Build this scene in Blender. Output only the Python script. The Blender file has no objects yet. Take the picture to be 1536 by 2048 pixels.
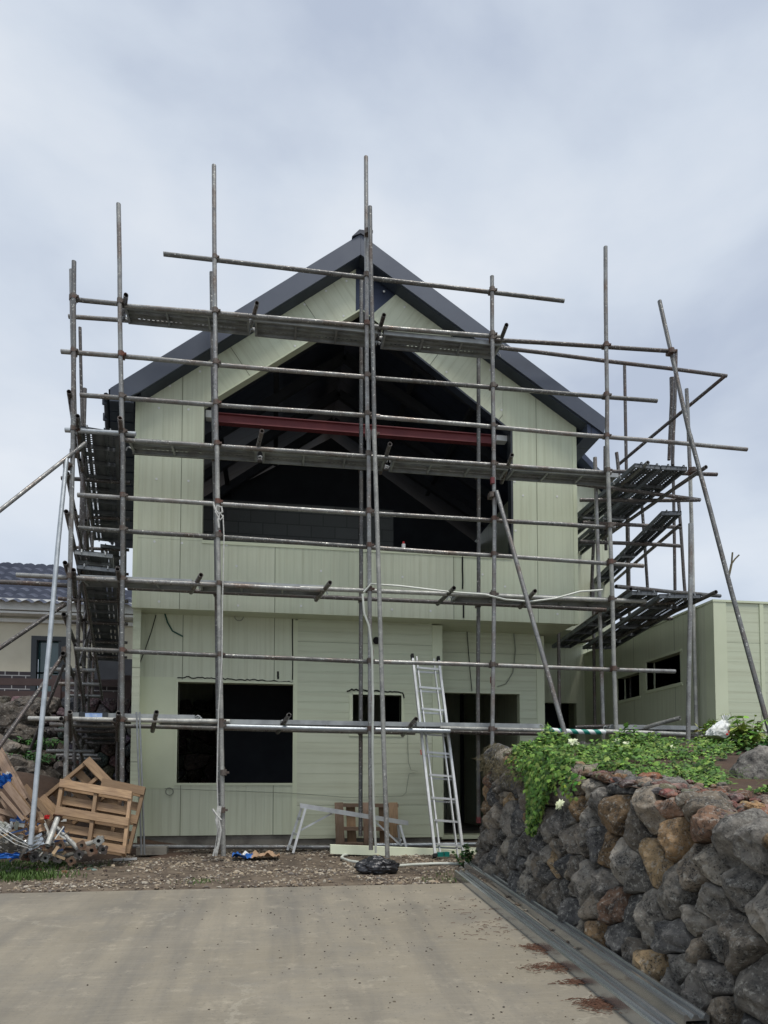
import bpy, bmesh, math, random
from math import sin, cos, tan, radians, pi, sqrt, floor, atan2
from mathutils import Vector, Matrix, noise
V = Vector
R = random.Random(7)
S = bpy.context.scene
COL = S.collection
# ------------------------------------------------------------ camera
F = 1400.0; YAW = radians(9); PIT = radians(2.9); CX = 768.0; CY = 1570 - F*tan(PIT); H = 1.45
cd = bpy.data.cameras.new('camera'); cam = bpy.data.objects.new('camera', cd); COL.objects.link(cam)
cd.sensor_fit = 'VERTICAL'; cd.sensor_height = 36; cd.lens = F/2048*36
cd.shift_y = (CY-1024)/2048; cd.clip_end = 3000; cd.clip_start = .05
cam.location = (0, 0, H); cam.rotation_euler = (pi/2+PIT, 0, -YAW)
S.camera = cam
# ------------------------------------------------------------ sky and sun
W = bpy.data.worlds.new('World'); S.world = W; W.use_nodes = True
nt = W.node_tree; nt.nodes.clear()
def N(t, ty, **k):
    n = t.nodes.new(ty)
    for a, b in k.items(): setattr(n, a, b)
    return n
SUN_EL, SUN_AZ = radians(68), radians(155)
out = N(nt, 'ShaderNodeOutputWorld'); bg = N(nt, 'ShaderNodeBackground')
sky = N(nt, 'ShaderNodeTexSky', sky_type='NISHITA', sun_disc=False, sun_elevation=SUN_EL, sun_rotation=SUN_AZ)
sm = N(nt, 'ShaderNodeVectorMath', operation='SCALE'); sm.inputs['Scale'].default_value = .10
nt.links.new(sky.outputs[0], sm.inputs[0])
tc = N(nt, 'ShaderNodeTexCoord')
mp = N(nt, 'ShaderNodeMapping'); mp.inputs['Scale'].default_value = (1, 1, 1.9); mp.inputs['Location'].default_value = (.35, .2, .1)
nt.links.new(tc.outputs['Generated'], mp.inputs[0])
n1 = N(nt, 'ShaderNodeTexNoise'); n1.inputs['Scale'].default_value = 2.1; n1.inputs['Detail'].default_value = 7; n1.inputs['Roughness'].default_value = .5; n1.inputs['Distortion'].default_value = .15
nt.links.new(mp.outputs[0], n1.inputs['Vector'])
cr = N(nt, 'ShaderNodeValToRGB'); e = cr.color_ramp.elements
e[0].position = .36; e[0].color = (.47, .53, .64, 1); e[1].position = .66; e[1].color = (.76, .80, .85, 1)
m = e.new(.5); m.color = (.62, .68, .765, 1)
nt.links.new(n1.outputs[0], cr.inputs[0])
mx = N(nt, 'ShaderNodeMix', data_type='RGBA'); mx.inputs[0].default_value = .86
nt.links.new(sm.outputs[0], mx.inputs[6]); nt.links.new(cr.outputs[0], mx.inputs[7])
nt.links.new(mx.outputs[2], bg.inputs[0]); bg.inputs[1].default_value = 1.0
nt.links.new(bg.outputs[0], out.inputs[0])
sl = bpy.data.lights.new('sun', 'SUN'); sl.energy = 2.3; sl.angle = radians(18); sl.color = (1, .96, .9)
so = bpy.data.objects.new('sun', sl); COL.objects.link(so)
sd = V((sin(SUN_AZ)*cos(SUN_EL), cos(SUN_AZ)*cos(SUN_EL), sin(SUN_EL)))
so.rotation_euler = sd.to_track_quat('Z', 'Y').to_euler(); so.location = (0, -5, 20)
S.view_settings.view_transform = 'Standard'; S.view_settings.look = 'None'; S.view_settings.gamma = 1
S.view_settings.exposure = 0.2
S.cycles.max_bounces = 6
# ------------------------------------------------------------ where things stand: measured sight lines met with real planes
def ray(px, py):
    a = (px-CX)/F; b = (CY-py)/F
    return V((sin(YAW)*cos(PIT)+a*cos(YAW)-b*sin(YAW)*sin(PIT), cos(YAW)*cos(PIT)-a*sin(YAW)-b*cos(YAW)*sin(PIT), sin(PIT)+b*cos(PIT)))
def Q(px, py, Y): d = ray(px, py); t = Y/d.y; return V((d.x*t, Y, H+d.z*t))
def QX(px, py, X): d = ray(px, py); t = X/d.x; return V((X, d.y*t, H+d.z*t))
def QZ(px, py, Z): d = ray(px, py); t = (Z-H)/d.z; return V((d.x*t, d.y*t, Z))
EDGE = 6.5
def gz(y): return .08*min(y, EDGE) + .02*max(0, min(y, 12)-EDGE)
def QG(px, py, up=0):
    d = ray(px, py); t = 3.0
    for i in range(60): t = t*.5+.5*((gz(d.y*t)+up-H)/d.z)
    return V((d.x*t, d.y*t, H+d.z*t))
# ------------------------------------------------------------ materials
def mat(name, c1, c2=None, sc=4, rough=.7, metal=0., bump=0., bsc=30, lo=.35, hi=.65, c3=None, s3=1.2, extra=None, attr=False, spec=.4):
    M = bpy.data.materials.new(name); M.use_nodes = True; t = M.node_tree; P = t.nodes['Principled BSDF']
    P.inputs['Roughness'].default_value = rough; P.inputs['Metallic'].default_value = metal
    P.inputs['Specular IOR Level'].default_value = spec
    o = N(t, 'ShaderNodeTexCoord'); src = o.outputs['Object']
    oi = N(t, 'ShaderNodeObjectInfo'); ad = N(t, 'ShaderNodeVectorMath', operation='ADD'); sc_ = N(t, 'ShaderNodeVectorMath', operation='SCALE')
    cmb = N(t, 'ShaderNodeCombineXYZ')
    for k in range(3): t.links.new(oi.outputs['Random'], cmb.inputs[k])
    t.links.new(cmb.outputs[0], sc_.inputs[0]); sc_.inputs['Scale'].default_value = 37
    t.links.new(src, ad.inputs[0]); t.links.new(sc_.outputs[0], ad.inputs[1]); src = ad.outputs[0]
    col = None
    def ns(s, d=6, r=.6):
        n = N(t, 'ShaderNodeTexNoise'); n.inputs['Scale'].default_value = s; n.inputs['Detail'].default_value = d; n.inputs['Roughness'].default_value = r
        t.links.new(src, n.inputs['Vector']); return n
    def ramp(n, a, b):
        r = N(t, 'ShaderNodeMapRange'); r.inputs[1].default_value = a; r.inputs[2].default_value = b; t.links.new(n.outputs[0], r.inputs[0]); return r.outputs[0]
    def mixc(f, A, B, mode='MIX'):
        x = N(t, 'ShaderNodeMix', data_type='RGBA', blend_type=mode)
        for i, v in ((0, f), (6, A), (7, B)):
            if hasattr(v, 'links'): t.links.new(v, x.inputs[i])
            elif i == 0: x.inputs[0].default_value = v
            else: x.inputs[i].default_value = (*v, 1)
        return x.outputs[2]
    col = c1
    if c2: col = mixc(ramp(ns(sc), lo, hi), c1, c2)
    if c3: col = mixc(ramp(ns(s3), .5, .72), col, c3)
    if attr:
        a = N(t, 'ShaderNodeAttribute', attribute_name='tone')
        col = mixc(1.0, col, a.outputs['Color'], 'MULTIPLY')
    M['_'] = 1
    if extra: col = extra(t, col, mixc, ns, ramp, P, o)
    if hasattr(col, 'links'): t.links.new(col, P.inputs['Base Color'])
    else: P.inputs['Base Color'].default_value = (*col, 1)
    if bump:
        b = N(t, 'ShaderNodeBump'); b.inputs['Strength'].default_value = bump; b.inputs['Distance'].default_value = .02
        t.links.new(ns(bsc, 8, .65).outputs[0], b.inputs['Height'])
        if P.inputs['Normal'].is_linked:
            t.links.new(P.inputs['Normal'].links[0].from_socket, b.inputs['Normal'])
        t.links.new(b.outputs[0], P.inputs['Normal'])
    return M
def math_(t, op, a, b=None, c=None):
    n = N(t, 'ShaderNodeMath', operation=op)
    for i, v in enumerate((a, b, c)):
        if v is None: continue
        if hasattr(v, 'links'): t.links.new(v, n.inputs[i])
        else: n.inputs[i].default_value = v
    return n.outputs[0]
def panel(pitch, joint, gw, depth, jw=.0035, stain=.6, gk=.085):
    def ex(t, col, mixc, ns, ramp, P, o):
        sx = N(t, 'ShaderNodeSeparateXYZ'); t.links.new(o.outputs['UV'], sx.inputs[0])
        f = math_(t, 'FRACT', math_(t, 'DIVIDE', sx.outputs[0], pitch))
        g = math_(t, 'LESS_THAN', f, gw)
        j = math_(t, 'LESS_THAN', math_(t, 'FRACT', math_(t, 'DIVIDE', sx.outputs[0], joint)), jw/joint*2)
        col = mixc(math_(t, 'MULTIPLY', g, gk), col, (.25, .27, .18))  # groove shading put into the colour as well as the bump
        wn_ = N(t, 'ShaderNodeTexWhiteNoise', noise_dimensions='1D'); t.links.new(math_(t, 'FLOOR', math_(t, 'DIVIDE', sx.outputs[0], joint)), wn_.inputs['W'])
        col = mixc(math_(t, 'MULTIPLY', wn_.outputs['Value'], .5), col, (.50, .56, .40))
        col = mixc(math_(t, 'MULTIPLY', ramp(ns(.9, 7, .7), .5, .75), .35), col, (.44, .45, .33))
        # dirt runs: stretched along the panel
        mp = N(t, 'ShaderNodeMapping'); mp.inputs['Scale'].default_value = (11, .35, 1); t.links.new(o.outputs['UV'], mp.inputs[0])
        nn = N(t, 'ShaderNodeTexNoise'); nn.inputs['Scale'].default_value = 2; nn.inputs['Detail'].default_value = 5; t.links.new(mp.outputs[0], nn.inputs['Vector'])
        col = mixc(math_(t, 'MULTIPLY', ramp(nn, .45, .8), stain), col, (.42, .43, .30))
        col = mixc(j, col, (.09, .10, .06))
        b = N(t, 'ShaderNodeBump'); b.invert = True; b.inputs['Strength'].default_value = .8; b.inputs['Distance'].default_value = depth
        t.links.new(g, b.inputs['Height']); t.links.new(b.outputs[0], P.inputs['Normal'])
        return col
    return ex
PG = (.60, .625, .475)
M = {}
M['panel'] = mat('pale_green_panel', PG, (.56, .59, .45), 1.1, .42, extra=panel(.125, 1.25, .10, .004), bump=.04, bsc=60)
M['siding'] = mat('pale_green_siding', PG, (.55, .58, .435), 1.3, .42, extra=panel(.145, 1.16, .13, .009, .002, gk=.10), bump=.04, bsc=60)
M['trim'] = mat('pale_green_trim', (.61, .65, .47), (.56, .60, .43), 2, .4)
M['cream'] = mat('cream_foam', (.80, .84, .64), (.74, .79, .60), 3, .6)
def seam(t, col, mixc, ns, ramp, P, o):
    sx = N(t, 'ShaderNodeSeparateXYZ'); t.links.new(o.outputs['UV'], sx.inputs[0])
    j = math_(t, 'LESS_THAN', math_(t, 'FRACT', math_(t, 'DIVIDE', sx.outputs[0], .45)), .03)
    return mixc(j, col, (.02, .025, .03))
M['roof'] = mat('blue_black_roof_metal', (.060, .075, .115), (.045, .056, .09), 3, .42, .35, extra=seam, bump=.03, bsc=9)
M['fascia'] = mat('charcoal_fascia', (.085, .098, .125), (.07, .082, .11), 2, .45, .2)
M['soffit'] = mat('dark_soffit', (.035, .045, .065), (.022, .028, .04), 3, .5)
M['dark'] = mat('dark_render', (.05, .055, .07), (.03, .035, .045), 3, .8)
def blocks(bw, bh, mw, c, mc):
    def ex(t, col, mixc, ns, ramp, P, o):
        b = N(t, 'ShaderNodeTexBrick'); t.links.new(o.outputs['UV'], b.inputs['Vector'])
        b.inputs['Scale'].default_value = 1; b.inputs['Brick Width'].default_value = bw; b.inputs['Row Height'].default_value = bh
        b.inputs['Mortar Size'].default_value = mw; b.inputs['Color1'].default_value = (*c, 1); b.inputs['Color2'].default_value = (*[x*.8 for x in c], 1)
        b.inputs['Mortar'].default_value = (*mc, 1)
        return mixc(.85, col, b.outputs[0])
    return ex
M['block'] = mat('grey_blockwork', (.08, .085, .08), (.055, .06, .055), 8, .9, extra=blocks(.4, .2, .008, (.10, .105, .10), (.05, .05, .05)), bump=.3)
M['brick'] = mat('dark_brick', (.055, .045, .05), None, 8, .8, extra=blocks(.30, .105, .010, (.05, .042, .05), (.45, .45, .45)))
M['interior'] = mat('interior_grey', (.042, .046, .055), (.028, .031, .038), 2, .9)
M['red_steel'] = mat('red_oxide_steel', (.17, .04, .042), (.13, .03, .034), 4, .6)
M['black'] = mat('black_gap', (.012, .012, .012), None, rough=.9)
def tube_ex(t, col, mixc, ns, ramp, P, o):
    oi = N(t, 'ShaderNodeObjectInfo')
    hv = N(t, 'ShaderNodeMapRange'); t.links.new(oi.outputs['Random'], hv.inputs[0]); hv.inputs[3].default_value = .55; hv.inputs[4].default_value = 1.25
    cb = N(t, 'ShaderNodeCombineColor')
    for k in range(3): t.links.new(hv.outputs[0], cb.inputs[k])
    col = mixc(1.0, col, cb.outputs[0], 'MULTIPLY')
    col = mixc(math_(t, 'MULTIPLY', ramp(ns(45, 4), .60, .68), .8), col, (.62, .62, .56))
    t.links.new(ramp(ns(14), .2, .9), P.inputs['Roughness'])
    return col
M['tube'] = mat('weathered_galvanised_tube', (.27, .275, .265), (.17, .165, .16), 6, .5, .45, bump=.15, bsc=90, c3=(.16, .12, .095), s3=2.6, extra=tube_ex)
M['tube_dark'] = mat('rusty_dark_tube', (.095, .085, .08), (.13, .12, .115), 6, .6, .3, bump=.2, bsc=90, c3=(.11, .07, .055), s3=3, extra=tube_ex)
M['tube_new'] = mat('bright_galvanised_tube', (.46, .49, .51), (.33, .36, .38), 9, .38, .5, bump=.05, bsc=60)
M['tube_white'] = mat('mortar_splashed_tube', (.44, .44, .40), (.26, .26, .25), 9, .6, .2, bump=.3, bsc=70, extra=tube_ex)
def stripes(t, col, mixc, ns, ramp, P, o):
    sx = N(t, 'ShaderNodeSeparateXYZ'); t.links.new(o.outputs['UV'], sx.inputs[0])
    f = math_(t, 'FRACT', math_(t, 'ADD', math_(t, 'MULTIPLY', sx.outputs[1], 6.5), sx.outputs[0]))
    return mixc(math_(t, 'LESS_THAN', f, .5), (.72, .74, .72), (.01, .20, .15))
M['striped'] = mat('green_white_striped_tape', (.7, .7, .7), rough=.4, extra=stripes)
M['coupler'] = mat('rusty_coupler', (.10, .075, .062), (.15, .135, .12), 20, .65, .4, bump=.3, bsc=80, c3=(.15, .06, .04), s3=4)
M['plank'] = mat('galvanised_plank', (.36, .38, .38), (.22, .23, .235), 5, .5, .25, bump=.1, bsc=40, c3=(.38, .40, .38), s3=2.2)
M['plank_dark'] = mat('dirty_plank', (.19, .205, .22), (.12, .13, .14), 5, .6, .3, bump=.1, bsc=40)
M['alu'] = mat('aluminium', (.68, .69, .68), (.52, .53, .53), 8, .4, .35, bump=.04)
M['steel_new'] = mat('galvanised_stud', (.55, .58, .60), (.46, .49, .51), 3.5, .24, .9, bump=.02, bsc=12)
def grain(t, col, mixc, ns, ramp, P, o):
    mp = N(t, 'ShaderNodeMapping'); mp.inputs['Scale'].default_value = (3, 45, 1); t.links.new(o.outputs['UV'], mp.inputs[0])
    nn = N(t, 'ShaderNodeTexNoise'); nn.inputs['Scale'].default_value = 2; nn.inputs['Detail'].default_value = 6; t.links.new(mp.outputs[0], nn.inputs['Vector'])
    oi = N(t, 'ShaderNodeObjectInfo'); hv = N(t, 'ShaderNodeMapRange'); t.links.new(oi.outputs['Random'], hv.inputs[0]); hv.inputs[3].default_value = .55; hv.inputs[4].default_value = 1.2
    cb = N(t, 'ShaderNodeCombineColor')
    for k in range(3): t.links.new(hv.outputs[0], cb.inputs[k])
    col = mixc(1.0, col, cb.outputs[0], 'MULTIPLY')
    return mixc(math_(t, 'MULTIPLY', ramp(nn, .4, .7), .8), col, (.17, .105, .06))
M['wood'] = mat('pallet_pine', (.42, .285, .165), (.34, .22, .125), 3, .75, extra=grain, bump=.12, bsc=50, c3=(.30, .20, .13), s3=5)
M['wood_old'] = mat('weathered_pallet_wood', (.30, .22, .16), (.22, .15, .11), 3, .8, extra=grain, bump=.15, bsc=50, c3=(.16, .11, .08), s3=5)
M['fence'] = mat('brown_rail', (.075, .048, .045), (.055, .036, .034), 4, .7)
def conc(t, col, mixc, ns, ramp, P, o):
    mp = N(t, 'ShaderNodeMapping'); mp.inputs['Scale'].default_value = (3.6, .30, 1); mp.inputs['Rotation'].default_value = (0, 0, .18); t.links.new(o.outputs['Object'], mp.inputs[0])
    nn = N(t, 'ShaderNodeTexNoise'); nn.inputs['Scale'].default_value = .9; nn.inputs['Detail'].default_value = 8; nn.inputs['Roughness'].default_value = .62; t.links.new(mp.outputs[0], nn.inputs['Vector'])
    col = mixc(math_(t, 'MULTIPLY', ramp(nn, .45, .72), .75), col, (.125, .118, .105))
    mp2 = N(t, 'ShaderNodeMapping'); mp2.inputs['Scale'].default_value = (.5, 6, 1); t.links.new(o.outputs['Object'], mp2.inputs[0])
    n2 = N(t, 'ShaderNodeTexNoise'); n2.inputs['Scale'].default_value = 7; n2.inputs['Detail'].default_value = 5; t.links.new(mp2.outputs[0], n2.inputs['Vector'])
    col = mixc(math_(t, 'MULTIPLY', ramp(n2, .45, .7), .12), col, (.38, .35, .29))
    vn = N(t, 'ShaderNodeTexVoronoi', feature='DISTANCE_TO_EDGE'); vn.inputs['Scale'].default_value = .42
    ad = N(t, 'ShaderNodeVectorMath', operation='MULTIPLY_ADD'); t.links.new(ns(1.6, 8, .7).outputs['Color'], ad.inputs[0]); ad.inputs[1].default_value = (.9, .9, .9); t.links.new(o.outputs['Object'], ad.inputs[2])
    t.links.new(ad.outputs[0], vn.inputs['Vector'])
    ck = math_(t, 'MULTIPLY', math_(t, 'LESS_THAN', vn.outputs['Distance'], .006), ramp(ns(.8), .48, .52))
    col = mixc(math_(t, 'MULTIPLY', ck, .30), col, (.38, .35, .28))
    col = mixc(math_(t, 'MULTIPLY', ramp(ns(2.2, 9, .7), .50, .70), .5), col, (.17, .16, .14))
    col = mixc(math_(t, 'MULTIPLY', ramp(ns(5.5, 9, .75), .55, .70), .4), col, (.44, .39, .30))
    col = mixc(math_(t, 'MULTIPLY', ramp(ns(55, 3), .60, .72), .5), col, (.10, .10, .09))
    return col
M['concrete'] = mat('driveway_concrete', (.222, .196, .148), (.262, .232, .178), 1.0, .85, extra=conc, bump=.12, bsc=35, c3=(.158, .143, .115), s3=.8)
M['found'] = mat('raw_concrete', (.24, .225, .19), (.16, .145, .12), 3, .9, bump=.3, c3=(.10, .09, .08), s3=3)
M['soil'] = mat('dirt', (.085, .064, .046), (.17, .135, .098), 5, .95, bump=.8, bsc=18, c3=(.05, .04, .032), s3=2)
M['soil_red'] = mat('brown_soil', (.055, .035, .024), (.085, .052, .034), 4, .95, bump=.8, bsc=14)
M['gravel'] = mat('gravel', (1, 1, 1), None, rough=.9, attr=True)
def pores(t, col, mixc, ns, ramp, P, o):
    ad = N(t, 'ShaderNodeVectorMath', operation='MULTIPLY_ADD'); t.links.new(ns(30, 3).outputs['Color'], ad.inputs[0]); ad.inputs[1].default_value = (.05, .05, .05); t.links.new(o.outputs['Object'], ad.inputs[2])
    v = N(t, 'ShaderNodeTexVoronoi'); v.inputs['Scale'].default_value = 62; t.links.new(ad.outputs[0], v.inputs['Vector'])
    thr = N(t, 'ShaderNodeMapRange'); t.links.new(ns(7, 4).outputs[0], thr.inputs[0]); thr.inputs[1].default_value = .42; thr.inputs[2].default_value = .62; thr.inputs[3].default_value = .05; thr.inputs[4].default_value = .42
    pr = math_(t, 'LESS_THAN', v.outputs['Distance'], thr.outputs[0])
    col = mixc(math_(t, 'MULTIPLY', pr, .75), col, (.02, .02, .02))
    col = mixc(math_(t, 'MULTIPLY', ramp(ns(34, 8, .8), .53, .60), .6), col, (.36, .35, .31))
    col = mixc(math_(t, 'MULTIPLY', ramp(ns(21, 8, .8), .52, .60), .6), col, (.03, .03, .03))
    b = N(t, 'ShaderNodeBump'); b.invert = True; b.inputs['Strength'].default_value = .7; b.inputs['Distance'].default_value = .01
    t.links.new(pr, b.inputs['Height']); t.links.new(b.outputs[0], P.inputs['Normal'])
    return col
M['stone'] = mat('volcanic_stone', (1.6, 1.52, 1.38), (.65, .64, .62), 7, .95, attr=True, extra=pores, bump=1.0, bsc=22)
M['leaf'] = mat('leaves', (1, 1, 1), None, rough=.55, attr=True, spec=.3)
M['petal'] = mat('pale_petals', (.75, .78, .55), (.65, .72, .42), 20, .6)
M['stem'] = mat('dry_stem', (.16, .13, .07), (.10, .09, .05), 10, .8)
M['needles'] = mat('brown_needles', (.085, .04, .025), (.13, .065, .04), 20, .9)
M['hose'] = mat('white_hose', (.62, .64, .58), (.50, .52, .46), 5, .45)
M['rope'] = mat('white_rope', (.60, .60, .56), (.42, .42, .40), 30, .8, bump=.5, bsc=80)
M['wire'] = mat('black_wire', (.02, .025, .022), None, rough=.5)
M['wire_green'] = mat('green_wire', (.01, .07, .05), None, rough=.5)
M['wire_grey'] = mat('grey_wire', (.25, .27, .22), None, rough=.6)
M['bag_black'] = mat('black_bin_liner', (.012, .013, .015), (.02, .02, .024), 6, .28, bump=.6, bsc=14, spec=.6)
M['bag_white'] = mat('white_plastic_bag', (.72, .74, .74), (.60, .60, .54), 7, .35, bump=.5, bsc=18)
M['blue'] = mat('blue_plastic', (.02, .12, .42), (.015, .09, .32), 6, .4, bump=.3)
M['red'] = mat('red_plastic', (.5, .03, .03), None, rough=.4)
M['white'] = mat('white_paint', (.74, .74, .72), (.64, .65, .63), 4, .6)
M['kraft'] = mat('kraft_paper', (.40, .27, .17), (.32, .21, .13), 8, .8, bump=.3)
M['render'] = mat('cream_render', (.62, .58, .46), (.56, .52, .41), 2, .85, bump=.15, bsc=60)
M['tile'] = mat('blue_black_roof_tile', (.065, .075, .11), (.04, .048, .075), 3, .5, bump=.1)
M['glass'] = mat('teal_glass', (.03, .09, .09), (.025, .07, .075), 1, .08, spec=.8)
M['frame'] = mat('window_frame', (.03, .035, .04), None, rough=.4)
M['rust'] = mat('rusted_plate', (.15, .075, .045), (.24, .18, .13), 9, .8, .2, bump=.5, bsc=50, c3=(.09, .045, .03), s3=4)
M['teal'] = mat('teal_paint', (.01, .16, .13), None, rough=.4)
M['brown_bottle'] = mat('white_can', (.72, .73, .74), (.66, .67, .68), 20, .3)
M['blue_fade'] = mat('blue_sticker', (.06, .20, .60), (.45, .55, .7), 9, .5)
# ------------------------------------------------------------ object helpers
def tag(o, label, cat, group=None, kind=None):
    o['label'] = label; o['category'] = cat
    if group: o['group'] = group
    if kind: o['kind'] = kind
    return o
def thing(name, loc, label, cat, group=None):
    o = bpy.data.objects.new(name, None); COL.objects.link(o); o.location = loc; o.empty_display_size = .2
    return tag(o, label, cat, group)
def wloc(o):
    p = V((0, 0, 0))
    while o: p += V(o.location); o = o.parent
    return p
class MB:
    def __init__(s): s.v = []; s.f = []; s.uv = []; s.c = []; s.cur = (1, 1, 1)
    def face(s, pts, uv=None, col=None):
        n = len(s.v); s.v += [tuple(p) for p in pts]; s.f.append(tuple(range(n, n+len(pts)))); s.uv.append(uv); s.c.append(col or s.cur)
    def raw(s, vs, fs, uvs=None, col=None):
        n = len(s.v); s.v += [tuple(p) for p in vs]
        for i, f in enumerate(fs): s.f.append(tuple(k+n for k in f)); s.uv.append(uvs[i] if uvs else None); s.c.append(col or s.cur)
    def box(s, a, b, c=None):
        x0, y0, z0 = [min(p, q) for p, q in zip(a, b)]; x1, y1, z1 = [max(p, q) for p, q in zip(a, b)]
        s.obox(V(((x0+x1)/2, (y0+y1)/2, (z0+z1)/2)), V(((x1-x0)/2, 0, 0)), V((0, (y1-y0)/2, 0)), V((0, 0, (z1-z0)/2)))
    def obox(s, c, u, v, w):
        P = [c+u*i+v*j+w*k for i in (-1, 1) for j in (-1, 1) for k in (-1, 1)]
        lu, lv, lw = u.length, v.length, w.length
        for f, (p, q) in (((0, 1, 3, 2), (lw, lv)), ((4, 6, 7, 5), (lv, lw)), ((0, 4, 5, 1), (lu, lw)), ((2, 3, 7, 6), (lw, lu)), ((0, 2, 6, 4), (lv, lu)), ((1, 5, 7, 3), (lu, lv))):
            pts = [P[i] for i in f]
            e1 = (pts[1]-pts[0]).length; e2 = (pts[2]-pts[1]).length
            uv = [(0, 0), (e1, 0), (e1, e2), (0, e2)] if e1 >= e2 else [(0, 0), (0, e1), (e2, e1), (e2, 0)]
            s.face(pts, uv)
    def tube(s, pts, r, n=10, hollow=True, r2=None, cap=True):
        pts = [V(p) for p in pts]; rings = []; L = 0
        up = None
        for i, p in enumerate(pts):
            d = ((pts[min(i+1, len(pts)-1)]-p).normalized() + (p-pts[max(i-1, 0)]).normalized())
            if d.length < 1e-6: d = pts[-1]-pts[0]
            d.normalize()
            if up is None: up = V((0, 0, 1)) if abs(d.z) < .9 else V((0, 1, 0))
            a = d.cross(up).normalized(); b = a.cross(d); up = b if len(pts) > 2 else up
            rr = r if r2 is None else r+(r2-r)*i/(len(pts)-1)
            if i: L += (p-pts[i-1]).length
            rings.append(([p+a*(rr*cos(2*pi*k/n))+b*(rr*sin(2*pi*k/n)) for k in range(n)], L, d))
        for i in range(len(rings)-1):
            (A, la, _), (B, lb, _) = rings[i], rings[i+1]
            for k in range(n):
                j = (k+1) % n
                s.face([A[k], A[j], B[j], B[k]], [(k/n, la), ((k+1)/n, la), ((k+1)/n, lb), (k/n, lb)])
        if cap:
            for ri, sg, p in ((0, 1, pts[0]), (-1, -1, pts[-1])):
                A, l, d = rings[ri]
                if hollow:
                    I = [p+(q-p)*.82 for q in A]; J = [q+d*sg*.12 for q in I]
                    for k in range(n):
                        j = (k+1) % n
                        s.face([A[k], I[k], I[j], A[j]], [(0, l)]*4); s.face([I[k], J[k], J[j], I[j]], [(0, l)]*4)
                    s.face(J, [(0, l)]*n)
                else: s.face(A, [(0, l)]*n)
    def prism(s, poly, y0, y1, ang=0., sh=None):
        # poly in (x,z), thickness y0..y1; uv rotated by ang so that u runs across the grooves
        ca, sa = cos(ang), sin(ang); uv = [(x*ca+z*sa, -x*sa+z*ca) for x, z in poly]
        fr = [V((x, y0, z)) for x, z in poly]; bk = [V((x, y1, z)) for x, z in poly]
        if sh: fr = [sh(p) for p in fr]; bk = [sh(p) for p in bk]
        s.face(fr, uv); s.face(bk[::-1], uv[::-1])
        for i in range(len(poly)):
            j = (i+1) % len(poly); l = (fr[j]-fr[i]).length
            s.face([fr[i], bk[i], bk[j], fr[j]], [(.03, 0), (.03+abs(y1-y0), 0), (.03+abs(y1-y0), l), (.03, l)] if 1 else None)
    def build(s, name, m, parent=None, label=None, cat=None, group=None, kind=None, smooth=False, base=None, merge=True):
        if parent: org = wloc(parent)
        elif base is not None: org = V(base)
        else:
            xs = [v[0] for v in s.v]; ys = [v[1] for v in s.v]; zs = [v[2] for v in s.v]
            org = V(((min(xs)+max(xs))/2, (min(ys)+max(ys))/2, min(zs)))
        me = bpy.data.meshes.new(name); me.from_pydata([(v[0]-org.x, v[1]-org.y, v[2]-org.z) for v in s.v], [], s.f)
        ul = me.uv_layers.new(name='UVMap'); li = 0; data = [0.0]*(2*len(me.loops))
        ca = me.color_attributes.new('tone', 'FLOAT_COLOR', 'CORNER'); cdt = [1.0]*(4*len(me.loops))
        for f, uv, c in zip(s.f, s.uv, s.c):
            for k in range(len(f)):
                if uv: data[2*li] = uv[k][0]; data[2*li+1] = uv[k][1]
                cdt[4*li] = c[0]; cdt[4*li+1] = c[1]; cdt[4*li+2] = c[2]; li += 1
        me.uv_layers['UVMap'].data.foreach_set('uv', data); me.color_attributes['tone'].data.foreach_set('color', cdt)
        me.materials.append(m)
        if merge or smooth:
            b = bmesh.new(); b.from_mesh(me); bmesh.ops.remove_doubles(b, verts=b.verts, dist=.0002); bmesh.ops.recalc_face_normals(b, faces=b.faces); b.to_mesh(me); b.free()
        if smooth:
            me.polygons.foreach_set('use_smooth', [True]*len(me.polygons))
            try: me.set_sharp_from_angle(angle=radians(42))
            except Exception: pass
        o = bpy.data.objects.new(name, me); COL.objects.link(o)
        if parent: o.parent = parent
        else: o.location = org
        if label:
            o['label'] = label
        if cat: o['category'] = cat
        if group: o['group'] = group
        if kind: o['kind'] = kind
        return o
def copyobj(o, parent, M4=None):
    c = o.copy(); COL.objects.link(c); c.parent = parent
    if M4 is not None: c.matrix_local = M4
    return c
def wob(p, s, a, seed=0): return V(noise.noise_vector(V(p)*s+V((seed*7.3, seed*3.1, seed*1.7))))*a
# ============================================================ THE SETTING
g = MB()
ys = [-30, -5] + [i*.5 for i in range(0, 13)] + [EDGE]
xs = [-60, -12, -6, -4, -3, -2, -1, 0, 1, 2, 3, 6, 60]
def cedge(x): return EDGE+.03*noise.noise(V((x*1.5, 0, 0)))
for i in range(len(xs)-1):
    for j in range(len(ys)-1):
        P = [(xs[i], ys[j]), (xs[i+1], ys[j]), (xs[i+1], ys[j+1]), (xs[i], ys[j+1])]
        g.face([V((x, y, gz(y))) for x, y in P])
g.build('driveway', M['concrete'], kind='structure', label='pale concrete driveway sloping up to the building site', base=(0, 3, 0))
g = MB()
def dz(x, y): return gz(y)+.035*noise.noise(V((x*.8, y*.8, 0)))*min(1, max(0, (y-EDGE)*2))+.012*noise.noise(V((x*5, y*5, 3)))*min(1, max(0, (y-EDGE)*3)) - (.012 if y < EDGE+.02 else 0)
gx = [-400, -60, -20] + [-10+i*.15 for i in range(100)] + [6, 20, 60, 400]; gy = [6.3]+[EDGE+.0+i*.12 for i in range(50)]+[14, 30, 100, 900]
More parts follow.
